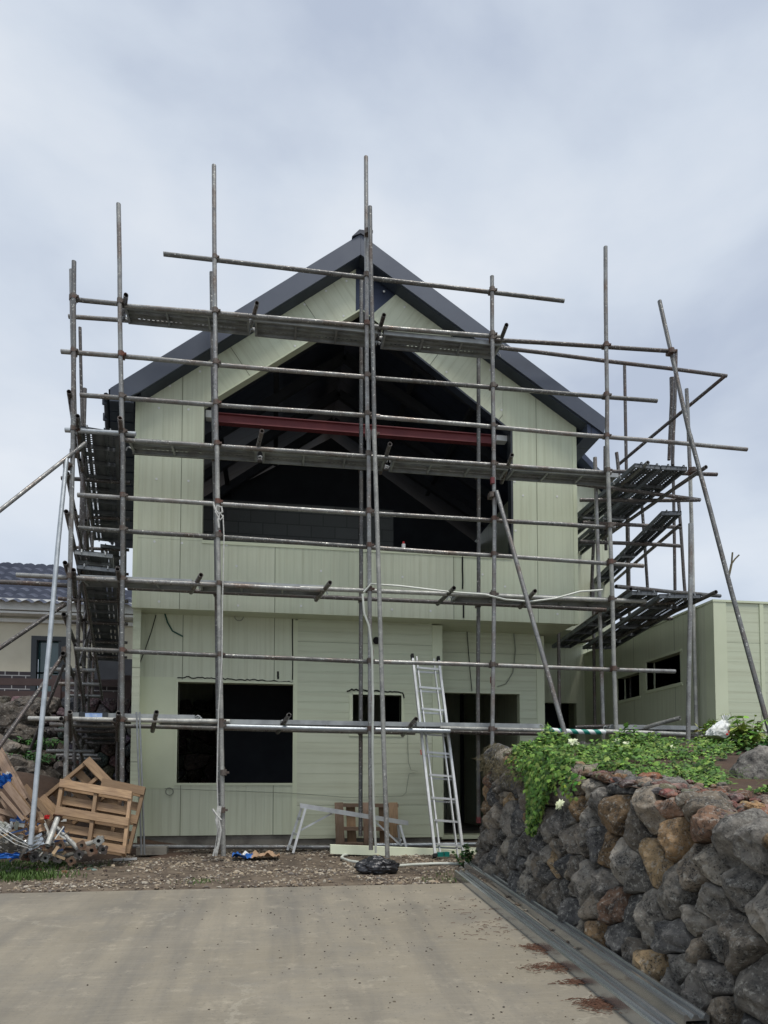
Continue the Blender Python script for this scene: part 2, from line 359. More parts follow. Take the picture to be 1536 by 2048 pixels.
for i in range(len(gx)-1):
    for j in range(len(gy)-1):
        g.face([V((x, y, dz(x, y))) for x, y in ((gx[i], gy[j]), (gx[i+1], gy[j]), (gx[i+1], gy[j+1]), (gx[i], gy[j+1]))])
g.build('ground', M['soil'], kind='structure', label='bare brown dirt around the house', base=(0, 10, 0), smooth=True)
# gravel
g = MB()
ico = bmesh.new(); bmesh.ops.create_icosphere(ico, subdivisions=1, radius=1); IV = [v.co.copy() for v in ico.verts]; IF = [tuple(v.index for v in f.verts) for f in ico.faces]; ico.free()
def pebble(mb, c, r, rnd, col, sq=.6):
    e = (rnd.uniform(.7, 1.3), rnd.uniform(.7, 1.3), rnd.uniform(sq*.7, sq*1.2)); rot = Matrix.Rotation(rnd.uniform(0, 6.28), 3, 'Z') @ Matrix.Rotation(rnd.uniform(-.4, .4), 3, 'X')
    mb.raw([V(c)+rot @ V((v.x*e[0], v.y*e[1], v.z*e[2]))*r*rnd.uniform(.8, 1.2) for v in IV], IF, col=col)
TONES = [(.34, .28, .20), (.22, .18, .14), (.36, .31, .24), (.12, .095, .075), (.26, .20, .14), (.17, .15, .13), (.42, .38, .31), (.09, .07, .055)]
for i in range(17000):
    y = EDGE-.02+R.random()**1.15*3.2; x = R.uniform(-3.6, 2.35)
    d = noise.noise(V((x*1.3, y*2.2, 9)))
    if d < .03 and R.random() < .8: continue
    r = R.uniform(.005, .017)*(1.8 if R.random() < .05 else 1)
    k = R.uniform(.75, 1.15); t_ = R.choice(TONES)
    pebble(g, (x, y, dz(x, y)+r*.25), r, R, tuple(q*k for q in t_))
for i in range(420):   # crumbs that strayed on to the concrete
    px_ = R.gauss(820, 260); py_ = 1772+abs(R.gauss(0, 70)) if i % 3 else R.uniform(1775, 2040)
    if px_ < 0 or px_ > 1100+(py_-1770): continue
    p = QG(px_, py_); pebble(g, (p.x, p.y, p.z+.002), R.uniform(.003, .008), R, tuple(q*.4 for q in R.choice(TONES)))
g.build('gravel', M['gravel'], kind='stuff', label='loose gravel and stone chips scattered in front of the house', cat='gravel', base=(0, 8, .5), merge=False)
# grass patch
def blades(mb, x, y, z, n, h, rnd, sp=.05):
    for i in range(n):
        a = rnd.uniform(0, 6.28); bx = x+rnd.gauss(0, sp); by = y+rnd.gauss(0, sp); hh = h*rnd.uniform(.5, 1.2); w = .003+hh*.03
        l = V((cos(a), sin(a), 0)); o = V((bx, by, z)); tp = o+l*hh*rnd.uniform(.1, .7)+V((0, 0, hh)); s_ = V((-l.y, l.x, 0))*w; md = (o+tp)*.5+V((0, 0, hh*.18))
        g1 = rnd.uniform(.6, 1.3); c = (.07*g1, .125*g1, .028*g1)
        mb.face([o-s_, o+s_, md+s_*.7, md-s_*.7], col=c); mb.face([md-s_*.7, md+s_*.7, tp], col=c)
g = MB()
for i in range(430):
    p = QG(R.uniform(-60, 105)+R.random()**3*60, R.uniform(1728, 1762)); blades(g, p.x, p.y, p.z-.01, 7, .07, R)
for i in range(30):
    p = QG(R.gauss(400, 22), R.uniform(1762, 1767)); blades(g, p.x, p.y, p.z, 4, .03, R)
for i in range(30):
    p = QG(R.gauss(890, 18), R.uniform(1745, 1764)); blades(g, p.x, p.y, p.z, 4, .035, R)
for i in range(60):
    p = QG(R.gauss(130, 60), R.uniform(1722, 1742)); blades(g, p.x, p.y, p.z, 4, .05, R)
g.build('grass', M['leaf'], kind='stuff', label='short green grass tufts beside the gravel', cat='grass', merge=False)

# ============================================================ THE HOUSE
Yu, Yl, Yd = 9.5, 9.9, 10.35            # upper front, lower front, recessed entrance front
XL, XR = -1.845, 4.365; ZB, ZS = 3.783, 4.72
house = thing('house_under_construction', (1.3, 9.9, .55), 'unfinished two storey gabled house clad in pale green panels behind the scaffold', 'house')
AP = (1.16, 8.154); OL, OR = -.965, 3.372
RF = 9.26; KF = RF/9.1; AX, AZ = 1.12*KF, H+(8.93-H)*KF
def K(l): return [(x*KF, H+(z-H)*KF) for x, z in l]
zl = lambda x: AZ-.763*(AX-x); zr = lambda x: AZ-.648*(x-AX)
def rt(x): return zl(x) if x < AX else zr(x)
def ut(x): return rt(x)-.2
ol = lambda x: AP[1]-.735*(AP[0]-x); orr = lambda x: AP[1]-.712*(x-AP[0])
T = .12
def part(name, m, fn, **k):
    b = MB(); fn(b); return b.build(name, m, house, **k)
XK = 1.235
part('wall_panel', M['panel'], lambda b: b.prism([(XL, ZS), (OL, ZS), (OL, ol(OL)), (-.80, ol(-.80)), (-.80, ut(-.80)), (XL, ut(XL))], Yu, Yu+T))
part('wall_panel', M['panel'], lambda b: b.prism([(XR, ZS), (XR, ut(XR)), (3.25, ut(3.25)), (3.25, orr(3.25)), (OR, orr(OR)), (OR, ZS)], Yu, Yu+T))
part('wall_panel', M['panel'], lambda b: b.prism([(-.797, ol(-.797)), (AP[0]-.06, ol(AP[0]-.06)), (AP[0]-.06, ut(AP[0]-.06)), (-.797, ut(-.797))], Yu, Yu+T, ang=radians(35)))
part('wall_panel', M['panel'], lambda b: b.prism([(1.72, ut(1.72)), (1.30, orr(1.30)+.02), (3.247, orr(3.247)), (3.247, ut(3.247))], Yu, Yu+T, ang=radians(-35)))
part('bare_gable_board', M['roof'], lambda b: b.prism([(AP[0]-.055, ol(AP[0]-.055)), (AP[0], AP[1]), (1.36, orr(1.36)), (1.74, ut(1.74)), (1.12, ut(1.12)), (AP[0]-.055, ut(AP[0]-.055))], Yu+.03, Yu+T-.01), label='dark bare board at the top of the gable')
part('parapet_panel', M['panel'], lambda b: b.prism([(XL, ZB), (XR, ZB), (XR, ZS-.003), (XL, ZS-.003)], Yu, Yu+T))
part('corner_trim', M['trim'], lambda b: b.box((XR-.055, Yu-.006, ZB-.002), (XR+.006, Yu+.06, ut(XR)-.02)))
part('corner_trim', M['trim'], lambda b: b.box((XL-.006, Yu-.006, ZB-.002), (XL+.05, Yu+.06, ut(XL)-.02)))
part('sill_trim', M['trim'], lambda b: b.box((OL, Yu-.010, ZS-.035), (OR, Yu+T+.01, ZS+.01)))
def edge(p, q, w=.03, y0=Yu-.008, y1=Yu+T+.01):
    def fn(b):
        a = V((p[0], 0, p[1])); c = V((q[0], 0, q[1])); d = (c-a); m_ = (a+c)/2; m_.y = (y0+y1)/2; n_ = V((-d.z, 0, d.x)).normalized()
        b.obox(m_, d/2, V((0, (y1-y0)/2, 0)), n_*w/2)
    return fn
part('opening_trim', M['soffit'], edge((AP[0], AP[1]), (OR, orr(OR)), .025)); part('opening_trim', M['trim'], edge((-.80, ol(-.80)), (AP[0], AP[1]), .02))
part('opening_trim', M['trim'], edge((AP[0]+.02, AP[1]), (1.5, orr(1.5)), .035))
part('opening_trim', M['frame'], edge((OR+.004, ZS+.02), (OR+.004, orr(OR)), .03))
# sawn slits
def slit(px, y0, y1, Y, w=.012):
    a = Q(px, y0, Y); c = Q(px, y1, Y)
    part('saw_cut', M['black'], lambda b: b.tube([a+V((0, -.001, 0))]+[a+(c-a)*t+V((R.uniform(-.004, .004), -.001, 0)) for t in (.2, .4, .6, .8)]+[c+V((0, -.001, 0))], w, 6, False))
slit(925, 1113, 1178, Yu); slit(927, 1195, 1236, Yu); slit(585, 1238, 1360, Yl, .008); slit(556, 1343, 1358, Yl, .014)
# cladding screws with white washers
wm = MB(); wm.tube([(0, -.004, 0), (0, .0, 0)], .016, 10, False); w0 = None
WP = [(1010, 'u', x) for x in ()]
scr = [(318, 816), (377, 819), (313, 958), (377, 962), (309, 1083), (364, 1086), (345, 741), (340, 772), (400, 743), (546, 595), (693, 562), (652, 582), (609, 609), (590, 692), (687, 632), (768, 583), (809, 614), (832, 699), (893, 744), (980, 740), (945, 772), (1003, 820), (1029, 963), (1046, 991), (1114, 993), (1031, 1061), (473, 1132), (642, 1142), (805, 1154), (965, 1149), (1010, 1173), (453, 1090), (587, 1095), (476, 1211), (602, 1212), (784, 1219), (861, 1222), (1115, 1228), (990, 1227), (318, 1203), (709, 1102), (843, 1109)]
for px, py in scr:
    p = Q(px, py, Yu)
    if w0 is None:
        w0 = wm.build('screw_washer', M['white'], house); w0.location = p-wloc(house); w0.location.y = p.y-wloc(house).y
        w0.data.transform(Matrix.Translation(wloc(house))); w0.location = p-wloc(house); continue
    c = copyobj(w0, house); c.location = p-wloc(house)
# underside of the overhang
part('overhang_soffit', M['panel'], lambda b: b.prism([(XL-.0, ZB+.02), (XR, ZB+.02), (XR, ZB+.06), (XL, ZB+.06)], Yu+T, 15.0))
# lower front
def holes(b, x0, x1, z0, z1, hs, y0, y1, ang=0.):
    X = sorted({x0, x1, *[h[0] for h in hs], *[h[1] for h in hs]}); Z = sorted({z0, z1, *[h[2] for h in hs], *[h[3] for h in hs]})
    ca, sa = cos(ang), sin(ang)
    uvf = lambda x, z: (x*ca+z*sa, -x*sa+z*ca)
    for i in range(len(X)-1):
        for j in range(len(Z)-1):
            cx, cz = (X[i]+X[i+1])/2, (Z[j]+Z[j+1])/2
            if any(h[0] < cx < h[1] and h[2] < cz < h[3] for h in hs): continue
            q = [(X[i], Z[j]), (X[i+1], Z[j]), (X[i+1], Z[j+1]), (X[i], Z[j+1])]; uv = [uvf(*p) for p in q]
            b.face([V((x, y0, z)) for x, z in q], uv); b.face([V((x, y1, z)) for x, z in q][::-1], uv[::-1])
    def rim(a, c, d, e):
        for p, q in (((a, d), (c, d)), ((c, d), (c, e)), ((c, e), (a, e)), ((a, e), (a, d))):
            b.face([V((p[0], y0, p[1])), V((q[0], y0, q[1])), V((q[0], y1, q[1])), V((p[0], y1, p[1]))], [(.03, 0), (.03, 1), (.06, 1), (.06, 0)])
    rim(x0, x1, z0, z1)
    for h in hs: rim(h[0], h[1], h[2], h[3])
XM = .30
W1 = (-1.30, .285, 1.478, 2.868); W2 = (1.115, 1.822, 2.184, 2.742)
part('lower_wall_panel', M['panel'], lambda b: holes(b, -1.90, XM-.002, .76, ZB+.02, [W1], Yl, Yl+T))
part('lower_wall_siding', M['siding'], lambda b: holes(b, XM+.03, 2.28, .70, ZB+.02, [W2], Yl, Yl+T, ang=pi/2))
part('corner_trim', M['trim'], lambda b: b.box((XM-.03, Yl-.006, .70), (XM+.03, Yl+.05, ZB)))
part('corner_trim', M['trim'], lambda b: b.box((2.28, Yl-.012, .70), (2.43, Yl+.35, ZB)))
part('corner_trim', M['trim'], lambda b: b.box((-1.905, Yl-.006, .76), (-1.84, Yl+.1, ZB)))
part('horizontal_trim', M['trim'], lambda b: b.box((-1.84, Yl-.004, 1.40), (-1.33, Yl-.001, 2.93)))
part('horizontal_trim', M['trim'], lambda b: b.box((-1.34, Yl-.012, 1.445), (XM-.03, Yl+T+.02, 1.478)))
part('window_surround', M['trim'], lambda b: [b.box((W1[0]-.03, Yl-.014, W1[2]), (W1[0], Yl+T+.02, W1[3]+.03)), b.box((W1[0], Yl-.013, W1[3]), (W1[1], Yl+T+.02, W1[3]+.03)), b.box((W1[1]-.012, Yl-.010, W1[2]), (W1[1]+.003, Yl+T+.02, W1[3]))])
part('window_surround', M['trim'], lambda b: [b.box((W2[0]-.05, Yl-.012, W2[2]-.04), (W2[0], Yl+T+.02, W2[3])), b.box((W2[0], Yl-.014, W2[3]), (W2[1], Yl+T+.02, W2[3]+.035)), b.box((W2[1], Yl-.012, W2[2]-.04), (W2[1]+.04, Yl+T+.02, W2[3]+.03)), b.box((W2[0], Yl-.013, W2[2]-.04), (W2[1], Yl+T+.02, W2[2]))])
def tar(b, pts, r=.012):
    q = [];
    for a, c in zip(pts[:-1], pts[1:]):
        a = V(a); c = V(c); n_ = max(2, int((c-a).length/.03))
        for i in range(n_): q.append(a+(c-a)*i/n_+V((0, 0, R.uniform(-.012, .012))))
    q.append(V(pts[-1])); b.tube(q, r, 6, False)
part('sealant_bead', M['black'], lambda b: tar(b, [(-1.31, Yl-.006, 2.935), (-.7, Yl-.006, 2.925), (.27, Yl-.006, 2.90)], .008))
part('sealant_bead', M['black'], lambda b: tar(b, [(1.03, Yl-.012, 2.78), (1.1, Yl-.012, 2.81), (1.84, Yl-.012, 2.785), (1.86, Yl-.012, 2.70)], .011))
# entrance, set back
DO = (2.556, 3.772, .70, 2.86)
part('lower_wall_siding', M['siding'], lambda b: holes(b, 2.43, 4.05, .70, ZB+.02, [DO], Yd, Yd+T, ang=pi/2))
part('corner_trim', M['trim'], lambda b: b.box((4.05, Yd-.01, .55), (4.175, Yd+.3, ZB)))
part('lower_side_wall', M['panel'], lambda b: b.box((4.05, Yd+.3, .55), (4.17, 14.9, ZB)))
part('door_threshold', M['trim'], lambda b: b.box((2.50, Yd-.08, .64), (3.82, Yd+.2, .70)))
part('foundation', M['found'], lambda b: [b.box((-1.88, Yl+.03, .3), (XM+.01, 14.8, .757)), b.box((XM+.012, Yl+.03, .3), (2.40, 14.8, .697)), b.box((2.40, Yd+.02, .3), (4.15, 14.8, .637))])
# shell: sides, back, floors
sL = lambda x, y: V((x-.175*(y-Yu), y, 0))
def lw(b, z0, z1):
    a, c = sL(XL, Yu+T), sL(XL, 14.95)
    for o in (0,): b.obox(V(((a.x+c.x)/2+.06, (a.y+c.y)/2, (z0+z1)/2)), (c-a)/2, V((.05, 0, 0)), V((0, 0, (z1-z0)/2)))
part('side_wall', M['panel'], lambda b: lw(b, ZB+.06, 6.40)); part('side_wall', M['panel'], lambda b: lw(b, .5, ZB+.02))
part('side_wall', M['panel'], lambda b: b.box((XR-.11, Yu+T, ZB+.06), (XR, 14.95, 6.7)))
part('rear_wall', M['panel'], lambda b: b.prism([(-2.75, .5), (XR, .5), (XR, 6.55), (1.12, 8.6), (-2.75, 6.0)], 14.95, 15.05))
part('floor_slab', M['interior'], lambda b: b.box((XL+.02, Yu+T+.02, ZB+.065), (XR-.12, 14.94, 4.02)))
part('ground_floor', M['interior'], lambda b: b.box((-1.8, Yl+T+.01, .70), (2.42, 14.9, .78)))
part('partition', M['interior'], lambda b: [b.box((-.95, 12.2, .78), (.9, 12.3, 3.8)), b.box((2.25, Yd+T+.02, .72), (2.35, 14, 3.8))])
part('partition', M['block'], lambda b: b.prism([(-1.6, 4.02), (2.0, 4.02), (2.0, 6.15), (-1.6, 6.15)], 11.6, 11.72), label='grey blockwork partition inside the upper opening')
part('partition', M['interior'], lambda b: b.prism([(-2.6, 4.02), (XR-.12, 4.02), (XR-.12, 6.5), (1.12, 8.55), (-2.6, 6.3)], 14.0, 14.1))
part('red_beam', M['red_steel'], lambda b: [b.box((-.86, 9.70, 6.46), (3.2, 9.712, 6.59)), b.box((-.86, 9.66, 6.58), (3.2, 9.76, 6.592)), b.box((-.86, 9.66, 6.455), (3.2, 9.76, 6.467))])
part('beam_packing', M['white'], lambda b: b.box((3.2, 9.64, 6.50), (3.36, 9.76, 6.58)))
part('beam_packing', M['white'], lambda b: b.box((-.955, 9.64, 6.50), (-.86, 9.76, 6.60)))
for y in (10.3, 11.3, 12.4, 13.4):
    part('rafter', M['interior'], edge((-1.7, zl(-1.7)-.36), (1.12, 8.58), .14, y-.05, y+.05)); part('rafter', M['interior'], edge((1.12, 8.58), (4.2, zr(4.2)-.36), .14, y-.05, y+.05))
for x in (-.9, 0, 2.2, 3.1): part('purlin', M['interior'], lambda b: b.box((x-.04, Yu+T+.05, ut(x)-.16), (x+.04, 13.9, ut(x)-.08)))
# roof
def shl(p): return V((p.x-.2*(p.y-9.1)*max(0, (1.12-p.x)/3.2), p.y, p.z))
rf = part('roof', M['roof'], lambda b: (b.prism(K([(-2.075, 6.49), (1.12, 8.93), (1.12, 8.73), (-1.80, 6.50), (-1.84, 6.46)]), RF+.03, 15.15, sh=shl), b.prism(K([(1.122, 8.93), (4.63, 6.657), (4.40, 6.60), (1.122, 8.73)]), RF+.03, 15.15)))
def rp(name, m, fn): b = MB(); fn(b); return b.build(name, m, rf)
rp('fascia', M['fascia'], lambda b: b.prism(K([(-2.085, 6.495), (1.12, 8.942), (1.12, 8.654), (-1.72, 6.486), (-1.83, 6.42), (-1.83, 6.33), (-2.085, 6.33)]), RF, RF+.028))
rp('fascia', M['fascia'], lambda b: b.prism(K([(1.123, 8.942), (4.645, 6.66), (4.61, 6.44), (1.123, 8.654)]), RF, RF+.028))
rp('rake_soffit', M['soffit'], lambda b: (b.prism(K([(-1.72, 6.482), (1.12, 8.65), (1.12, 8.70), (-1.75, 6.51)]), RF+.03, Yu-.002), b.prism(K([(1.122, 8.65), (4.37, 6.57), (4.4, 6.61), (1.122, 8.70)]), RF+.03, Yu-.002)))
def slats(b):
    n = 22
    for i in range(n):
        y0 = RF+.03+i*5.9/n; y1 = y0+5.9/n*.90; z = H+(6.335-H)*KF+(.008 if i % 2 else 0)
        q = [shl(V((-2.06*KF, y0, z))), shl(V((-1.80, y0, z))), shl(V((-1.80, y1, z))), shl(V((-2.06*KF, y1, z)))]
        b.face(q); b.face([p+V((0, 0, .06)) for p in q])
        for k in range(4): b.face([q[k], q[(k+1) % 4], q[(k+1) % 4]+V((0, 0, .06)), q[k]+V((0, 0, .06))])
rp('eave_soffit', M['soffit'], slats)
def gut(b):
    b.tube([shl(V((-2.10*KF, y, 6.49))) for y in (9.27, 11, 13, 15.1)], .035, 8)
    for i in range(14): p = shl(V((-2.12*KF, 9.4+i*.42, 6.48))); b.obox(p, V((.03, 0, 0)), V((0, .015, 0)), V((0, 0, .05)))
rp('gutter', M['soffit'], gut)
rp('eave_soffit', M['roof'], lambda b: b.prism(K([(4.37, 6.43), (4.60, 6.43), (4.63, 6.63), (4.37, 6.63)]), RF+.03, 15.1))
rp('ridge_cap', M['soffit'], lambda b: b.prism(K([(1.0, 8.88), (1.10, 8.99), (1.16, 8.99), (1.26, 8.86), (1.12, 8.94)]), RF-.02, 15.2))
# rear wing
part('wing_wall', M['panel'], lambda b: b.prism([(XR+.003, 4.28), (6.17, 4.28), (6.17, 6.75), (XR+.003, 8.4)], 12.0, 15.0))
part('wing_roof', M['roof'], lambda b: b.prism([(XR+.003, 8.62), (6.5, 6.60), (6.5, 6.48), (XR+.003, 8.48)], 11.75, 15.2))
part('connecting_wall', M['panel'], lambda b: holes(b, 4.18, 6.7, .5, 4.30, [(4.3, 6.0, .9, 3.09)], 13.2, 13.32))
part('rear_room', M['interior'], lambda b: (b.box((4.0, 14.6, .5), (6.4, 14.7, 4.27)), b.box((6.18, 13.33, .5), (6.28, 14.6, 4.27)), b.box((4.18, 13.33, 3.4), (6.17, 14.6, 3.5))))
# wires and fittings on the walls
def wire(name, pts, Y, m, r=.006, label='', cat='cable'):
    b = MB(); b.tube(pts if Y is None else [Q(x, y, Y) for x, y in pts], r, 6, False); return tag(b.build(name, m, smooth=True), label, cat)
wire('cable', [(312, 1230), (303, 1262), (290, 1300), (278, 1330), (268, 1350)], Yl-.02, M['wire'], .006, 'thin black cable hanging at the left corner under the overhang')
wire('cable', [(329, 1225), (335, 1245), (345, 1262), (366, 1273)], Yl-.02, M['wire_green'], .010, 'short dark green cable curling out under the overhang')
wire('cable', [(933, 1246), (936, 1290), (940, 1340), (944, 1382)], Yd-.02, M['wire'], .006, 'black wire hanging above the entrance')
wire('cable', [(1026, 1250), (1031, 1300), (1026, 1345), (1012, 1368), (995, 1373)], Yd-.02, M['wire_grey'], .008, 'grey conduit hook hanging right of the entrance wire')
wire('cable', [(815, 1470), (817, 1525), (822, 1540), (836, 1542), (818, 1548), (812, 1585), (805, 1592), (700, 1595), (580, 1586), (330, 1577)], Yl-.02, M['wire_grey'], .0035, 'thin grey wire strung low along the ground floor wall')
b = MB(); b.tube([Q(753, 1281, Yl-.05), Q(753, 1281, Yl+.05)], .052, 16); b.build('vent_pipe', M['black'], house)
for a in ((339, 1583, .05), (478, 1233, .06)):
    b = MB(); c = Q(a[0], a[1], Yl-.015); b.tube([c+V((cos(t*.4)*a[2], 0, sin(t*.4)*a[2])) for t in range(17)], .006, 6, False)
    tag(b.build('wire_loop', M['wire_grey']), 'small coiled wire on the wall left of the big window' if a[1] > 1500 else 'small coiled wire on the wall just under the overhang', 'cable')
# spray can on the sill
can = thing('spray_can', Q(807, 1097, Yu+.06), 'small white spray can with red cap standing on the upper window sill', 'can')
can.location.z = ZS+.01; cl = V(can.location)
b = MB(); b.tube([cl, cl+V((0, 0, .10)), cl+V((0, 0, .115))], .028, 12, False); b.build('body', M['brown_bottle'], can, smooth=True)
b = MB(); b.tube([cl+V((0, 0, .116)), cl+V((0, 0, .15))], .016, 10, False); b.build('cap', M['red'], can)

# ============================================================ GARAGE WING AT RIGHT
GX, GY, GZ = 6.18, 9.0, 4.09
gar = thing('garage_building', (8, 11, .5), 'single storey flat roofed pale green panel building at the right edge', 'building')
def gp(name, m, fn, parent=None, **k): b = MB(); fn(b); return b.build(name, m, parent or gar, **k)
def sidewall(b):
    hs = []
    for q in (((1293.6, 1325.6), (1361, 1365)), ((1236, 1358), (1279, 1392))):
        a = QX(*q[0], GX); c = QX(*q[1], GX); hs.append((min(a.y, c.y), max(a.y, c.y), min(a.z, c.z), max(a.z, c.z)))
    t = MB(); holes(t, GY+.2, 14.0, .4, GZ-.03, hs, 0, T)
    b.raw([(GX+v[1], v[0], v[2]) for v in t.v], t.f, t.uv)
    return hs
HS = []
gp('side_wall', M['panel'], lambda b: HS.extend(sidewall(b)))
for h in HS:
    gp('window_reveal', M['trim'], lambda b: [b.box((GX-.02, h[0]-.05, h[2]-.05), (GX+.02, h[1]+.05, h[2])), b.box((GX-.02, h[1], h[2]), (GX+T+.03, h[1]+.09, h[3])), b.box((GX-.02, h[0]-.05, h[3]), (GX+.02, h[1]+.05, h[3]+.04))])
gp('front_wall', M['siding'], lambda b: holes(b, GX+.19, 10.5, .4, GZ-.03, [], GY+.01, GY+T, ang=pi/2))
gp('corner_trim', M['trim'], lambda b: b.box((GX-.008, GY-.004, .4), (GX+.19, GY+.2, GZ-.03)))
gp('roof_trim', M['trim'], lambda b: [b.box((GX-.02, GY-.012, GZ-.03), (10.5, GY+.1, GZ)), b.box((GX-.02, GY+.1, GZ-.03), (GX+.1, 14, GZ))])
gp('roof', M['roof'], lambda b: b.box((GX+.1, GY+.1, GZ-.12), (10.5, 14, GZ-.04)))
gp('rear_wall', M['interior'], lambda b: b.box((GX, 14.0, .4), (10.5, 14.1, GZ-.03)))
gp('inner_wall', M['interior'], lambda b: b.box((9.0, GY+.2, .4), (9.1, 14, GZ-.13)))
gp('corner_trim', M['trim'], lambda b: b.box((6.90, GY-.005, .4), (6.96, GY+.05, GZ-.03)))

# ============================================================ SCAFFOLD
scf = thing('scaffold', (1.2, 8.5, .6), 'tall tube and coupler scaffold with steel planks wrapped around the house', 'scaffold')
r0 = .0275
STD, LED = [], []
def tubep(name, pts, m='tube', r=r0, n=10, bend=.0, **k):
    pts = [V(p) for p in pts]
    if len(pts) == 2 and bend is not None:
        a, c = pts; q = [a]
        sd_ = R.random()*90
        for i in (1, 2, 3): q.append(a+(c-a)*i/4+wob(a+(c-a)*i/4, .8, .012, sd_))
        pts = q+[c]
    b = MB(); b.tube(pts, r, n); o = b.build(name, M[m], scf, smooth=True, **k); return o
Yo, Yi = 8.5, 8.98
def std(px0, py0, px1, py1, Y, m='tube', Y2=None, **k):
    a = Q(px0, py0, Y); c = Q(px1, py1, Y2 or Y); o = tubep('standard', [a, c], m, **k); STD.append((a, c, Y, o)); return o
def led(px0, py0, px1, py1, Y, m='tube', Y2=None, **k):
    a = Q(px0, py0, Y+.049); c = Q(px1, py1, (Y2 or Y)+.049); o = tubep('ledger', [a, c], m, **k); LED.append((a, c, Y, o)); return o
std(148, 523, 146, 900, Yo); std(143, 540, 150, 870, Yo+.03, 'tube'); std(146, 880, 128, 1690, Yo-.02, 'tube')
std(237, 408, 245, 900, Yo); std(246, 885, 243, 1690, Yo-.03)
std(428, 331, 433, 905, Yo); std(434, 890, 447, 1712, Yo-.03, 'tube_white')
std(732, 314, 735, 880, Yo); std(737, 860, 742, 1700, Yo-.03)
std(984, 553, 988, 1010, Yo); std(989, 990, 983, 1580, Yo-.03)
std(1211, 494, 1214, 900, Yo); std(1214, 880, 1233, 1480, Yo-.03, 'tube_white')
std(1373, 778, 1381, 960, Yo+.9); std(1380, 940, 1394, 1495, Yo+.85, 'tube_white')
std(1381, 1047, 1376, 1500, 8.1, 'tube')
# inner row
for q in ((423, 545, 440, 1700), (723, 560, 721, 1672), (957, 690, 957, 1640), (1190, 915, 1207, 1480)): std(*q, Yi+.1, 'tube')
# standards of the right hand return
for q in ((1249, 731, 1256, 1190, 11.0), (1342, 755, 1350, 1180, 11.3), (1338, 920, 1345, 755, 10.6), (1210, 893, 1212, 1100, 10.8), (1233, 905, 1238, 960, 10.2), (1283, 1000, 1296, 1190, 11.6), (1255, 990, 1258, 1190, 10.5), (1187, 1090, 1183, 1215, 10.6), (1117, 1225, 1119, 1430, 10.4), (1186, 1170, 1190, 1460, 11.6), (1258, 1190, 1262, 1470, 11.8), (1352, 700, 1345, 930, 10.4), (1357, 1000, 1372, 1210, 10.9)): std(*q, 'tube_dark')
# ledgers along the front
led(327, 508, 1128, 602, Yo); led(143, 598, 250, 609, Yo); led(250, 612, 1000, 674, Yo, 'tube'); led(985, 680, 1352, 703, Yo, 'tube_dark')
led(137, 633, 962, 692, Yi); led(955, 690, 1453, 752, Yi, 'tube_dark', Y2=9.3); led(122, 703, 745, 755, Yo); led(735, 755, 1314, 802, Yo)
led(160, 790, 760, 833, Yo); led(740, 833, 1494, 899, Yo); led(130, 860, 272, 868, Yo, 'tube_new'); led(246, 880, 1222, 946, Yo, 'tube'); led(1215, 943, 1434, 949, Yo+.5, 'tube_dark')
led(265, 905, 1212, 964, Yi, 'tube_dark'); led(155, 990, 740, 1028, Yo); led(730, 1026, 1230, 1056, Yo); led(157, 1056, 760, 1096, Yo); led(740, 1095, 1287, 1132, Yo)
led(33, 1150, 640, 1180, Yo, 'tube'); led(600, 1176, 1292, 1203, Yo, 'tube_white'); led(0, 1164, 150, 1172, Yo+.25, 'tube_dark'); led(255, 1176, 1212, 1220, Yi, 'tube_dark')
led(150, 1298, 745, 1324, Yo); led(735, 1323, 1350, 1343, Yo)
led(57, 1437, 460, 1443, Yo, 'tube_white'); led(440, 1452, 900, 1462, Yo, 'tube_new'); led(880, 1456, 1105, 1462, Yo, 'tube_white'); led(100, 1449, 830, 1466, Yi, 'tube'); led(820, 1462, 1100, 1468, Yi, 'tube_dark')
led(1200, 1462, 1372, 1469, Yo-.2, 'tube_white'); led(1270, 1468, 1420, 1474, Yo+.2); led(1290, 1456, 1360, 1436, Yo-.1, 'tube_white', Y2=8.0)
led(1150, 1455, 1270, 1452, Yo+.4, 'tube_dark')
led(1425, 1462, 1600, 1464, Yo+.2, 'tube_white'); tubep('ledger', [Q(1095, 1460, Yo-.25), Q(1210, 1464, Yo-.25)], 'striped', .033, label='tube wrapped in green and white striped tape')
std(1518, 1443, 1519, 1485, Yo+.3, 'tube_dark')
tubep('ledger', [Q(30, 1692, 9.2), Q(755, 1695, 9.2)], 'tube'); tubep('ledger', [Q(750, 1690, 9.2), Q(1075, 1688, 9.2)], 'tube_new')
# rakers and props
def rak(p, m='tube', r=r0, **k): return tubep('raker', p, m, r, **k)
rak([Q(740, 414, 8.36), Q(749, 880, 8.32)], 'tube'); rak([Q(748, 860, 8.30), Q(775, 1716, 8.05)], 'tube_white')
rak([Q(1319, 602, 8.7), Q(1384, 890, 8.3)], 'tube'); rak([Q(1380, 870, 8.28), Q(1560, 1540, 7.2)], 'tube')
rak([Q(993, 983, 8.42), Q(1132, 1475, 7.6)], 'tube', .028)
rak([Q(172, 885, 8.6), Q(-60, 1068, 7.6)], 'tube', .022); rak([Q(133, 918, 8.4), Q(61, 1690, 7.4)], 'tube_new', .026)
rak([Q(132, 1208, 8.6), Q(-30, 1316, 7.8)], 'tube_dark', .022); rak([Q(132, 1302, 8.6), Q(-20, 1520, 7.8)], 'tube_dark', .022); rak([Q(128, 1330, 9.0), Q(60, 1500, 9.6)], 'tube_dark', .018)
rak([Q(1449, 753, 9.25), Q(1236, 930, 10.6)], 'tube_dark')
rak([Q(1322, 1170, 9.6), Q(1350, 1240, 10)], 'tube_dark') if False else None
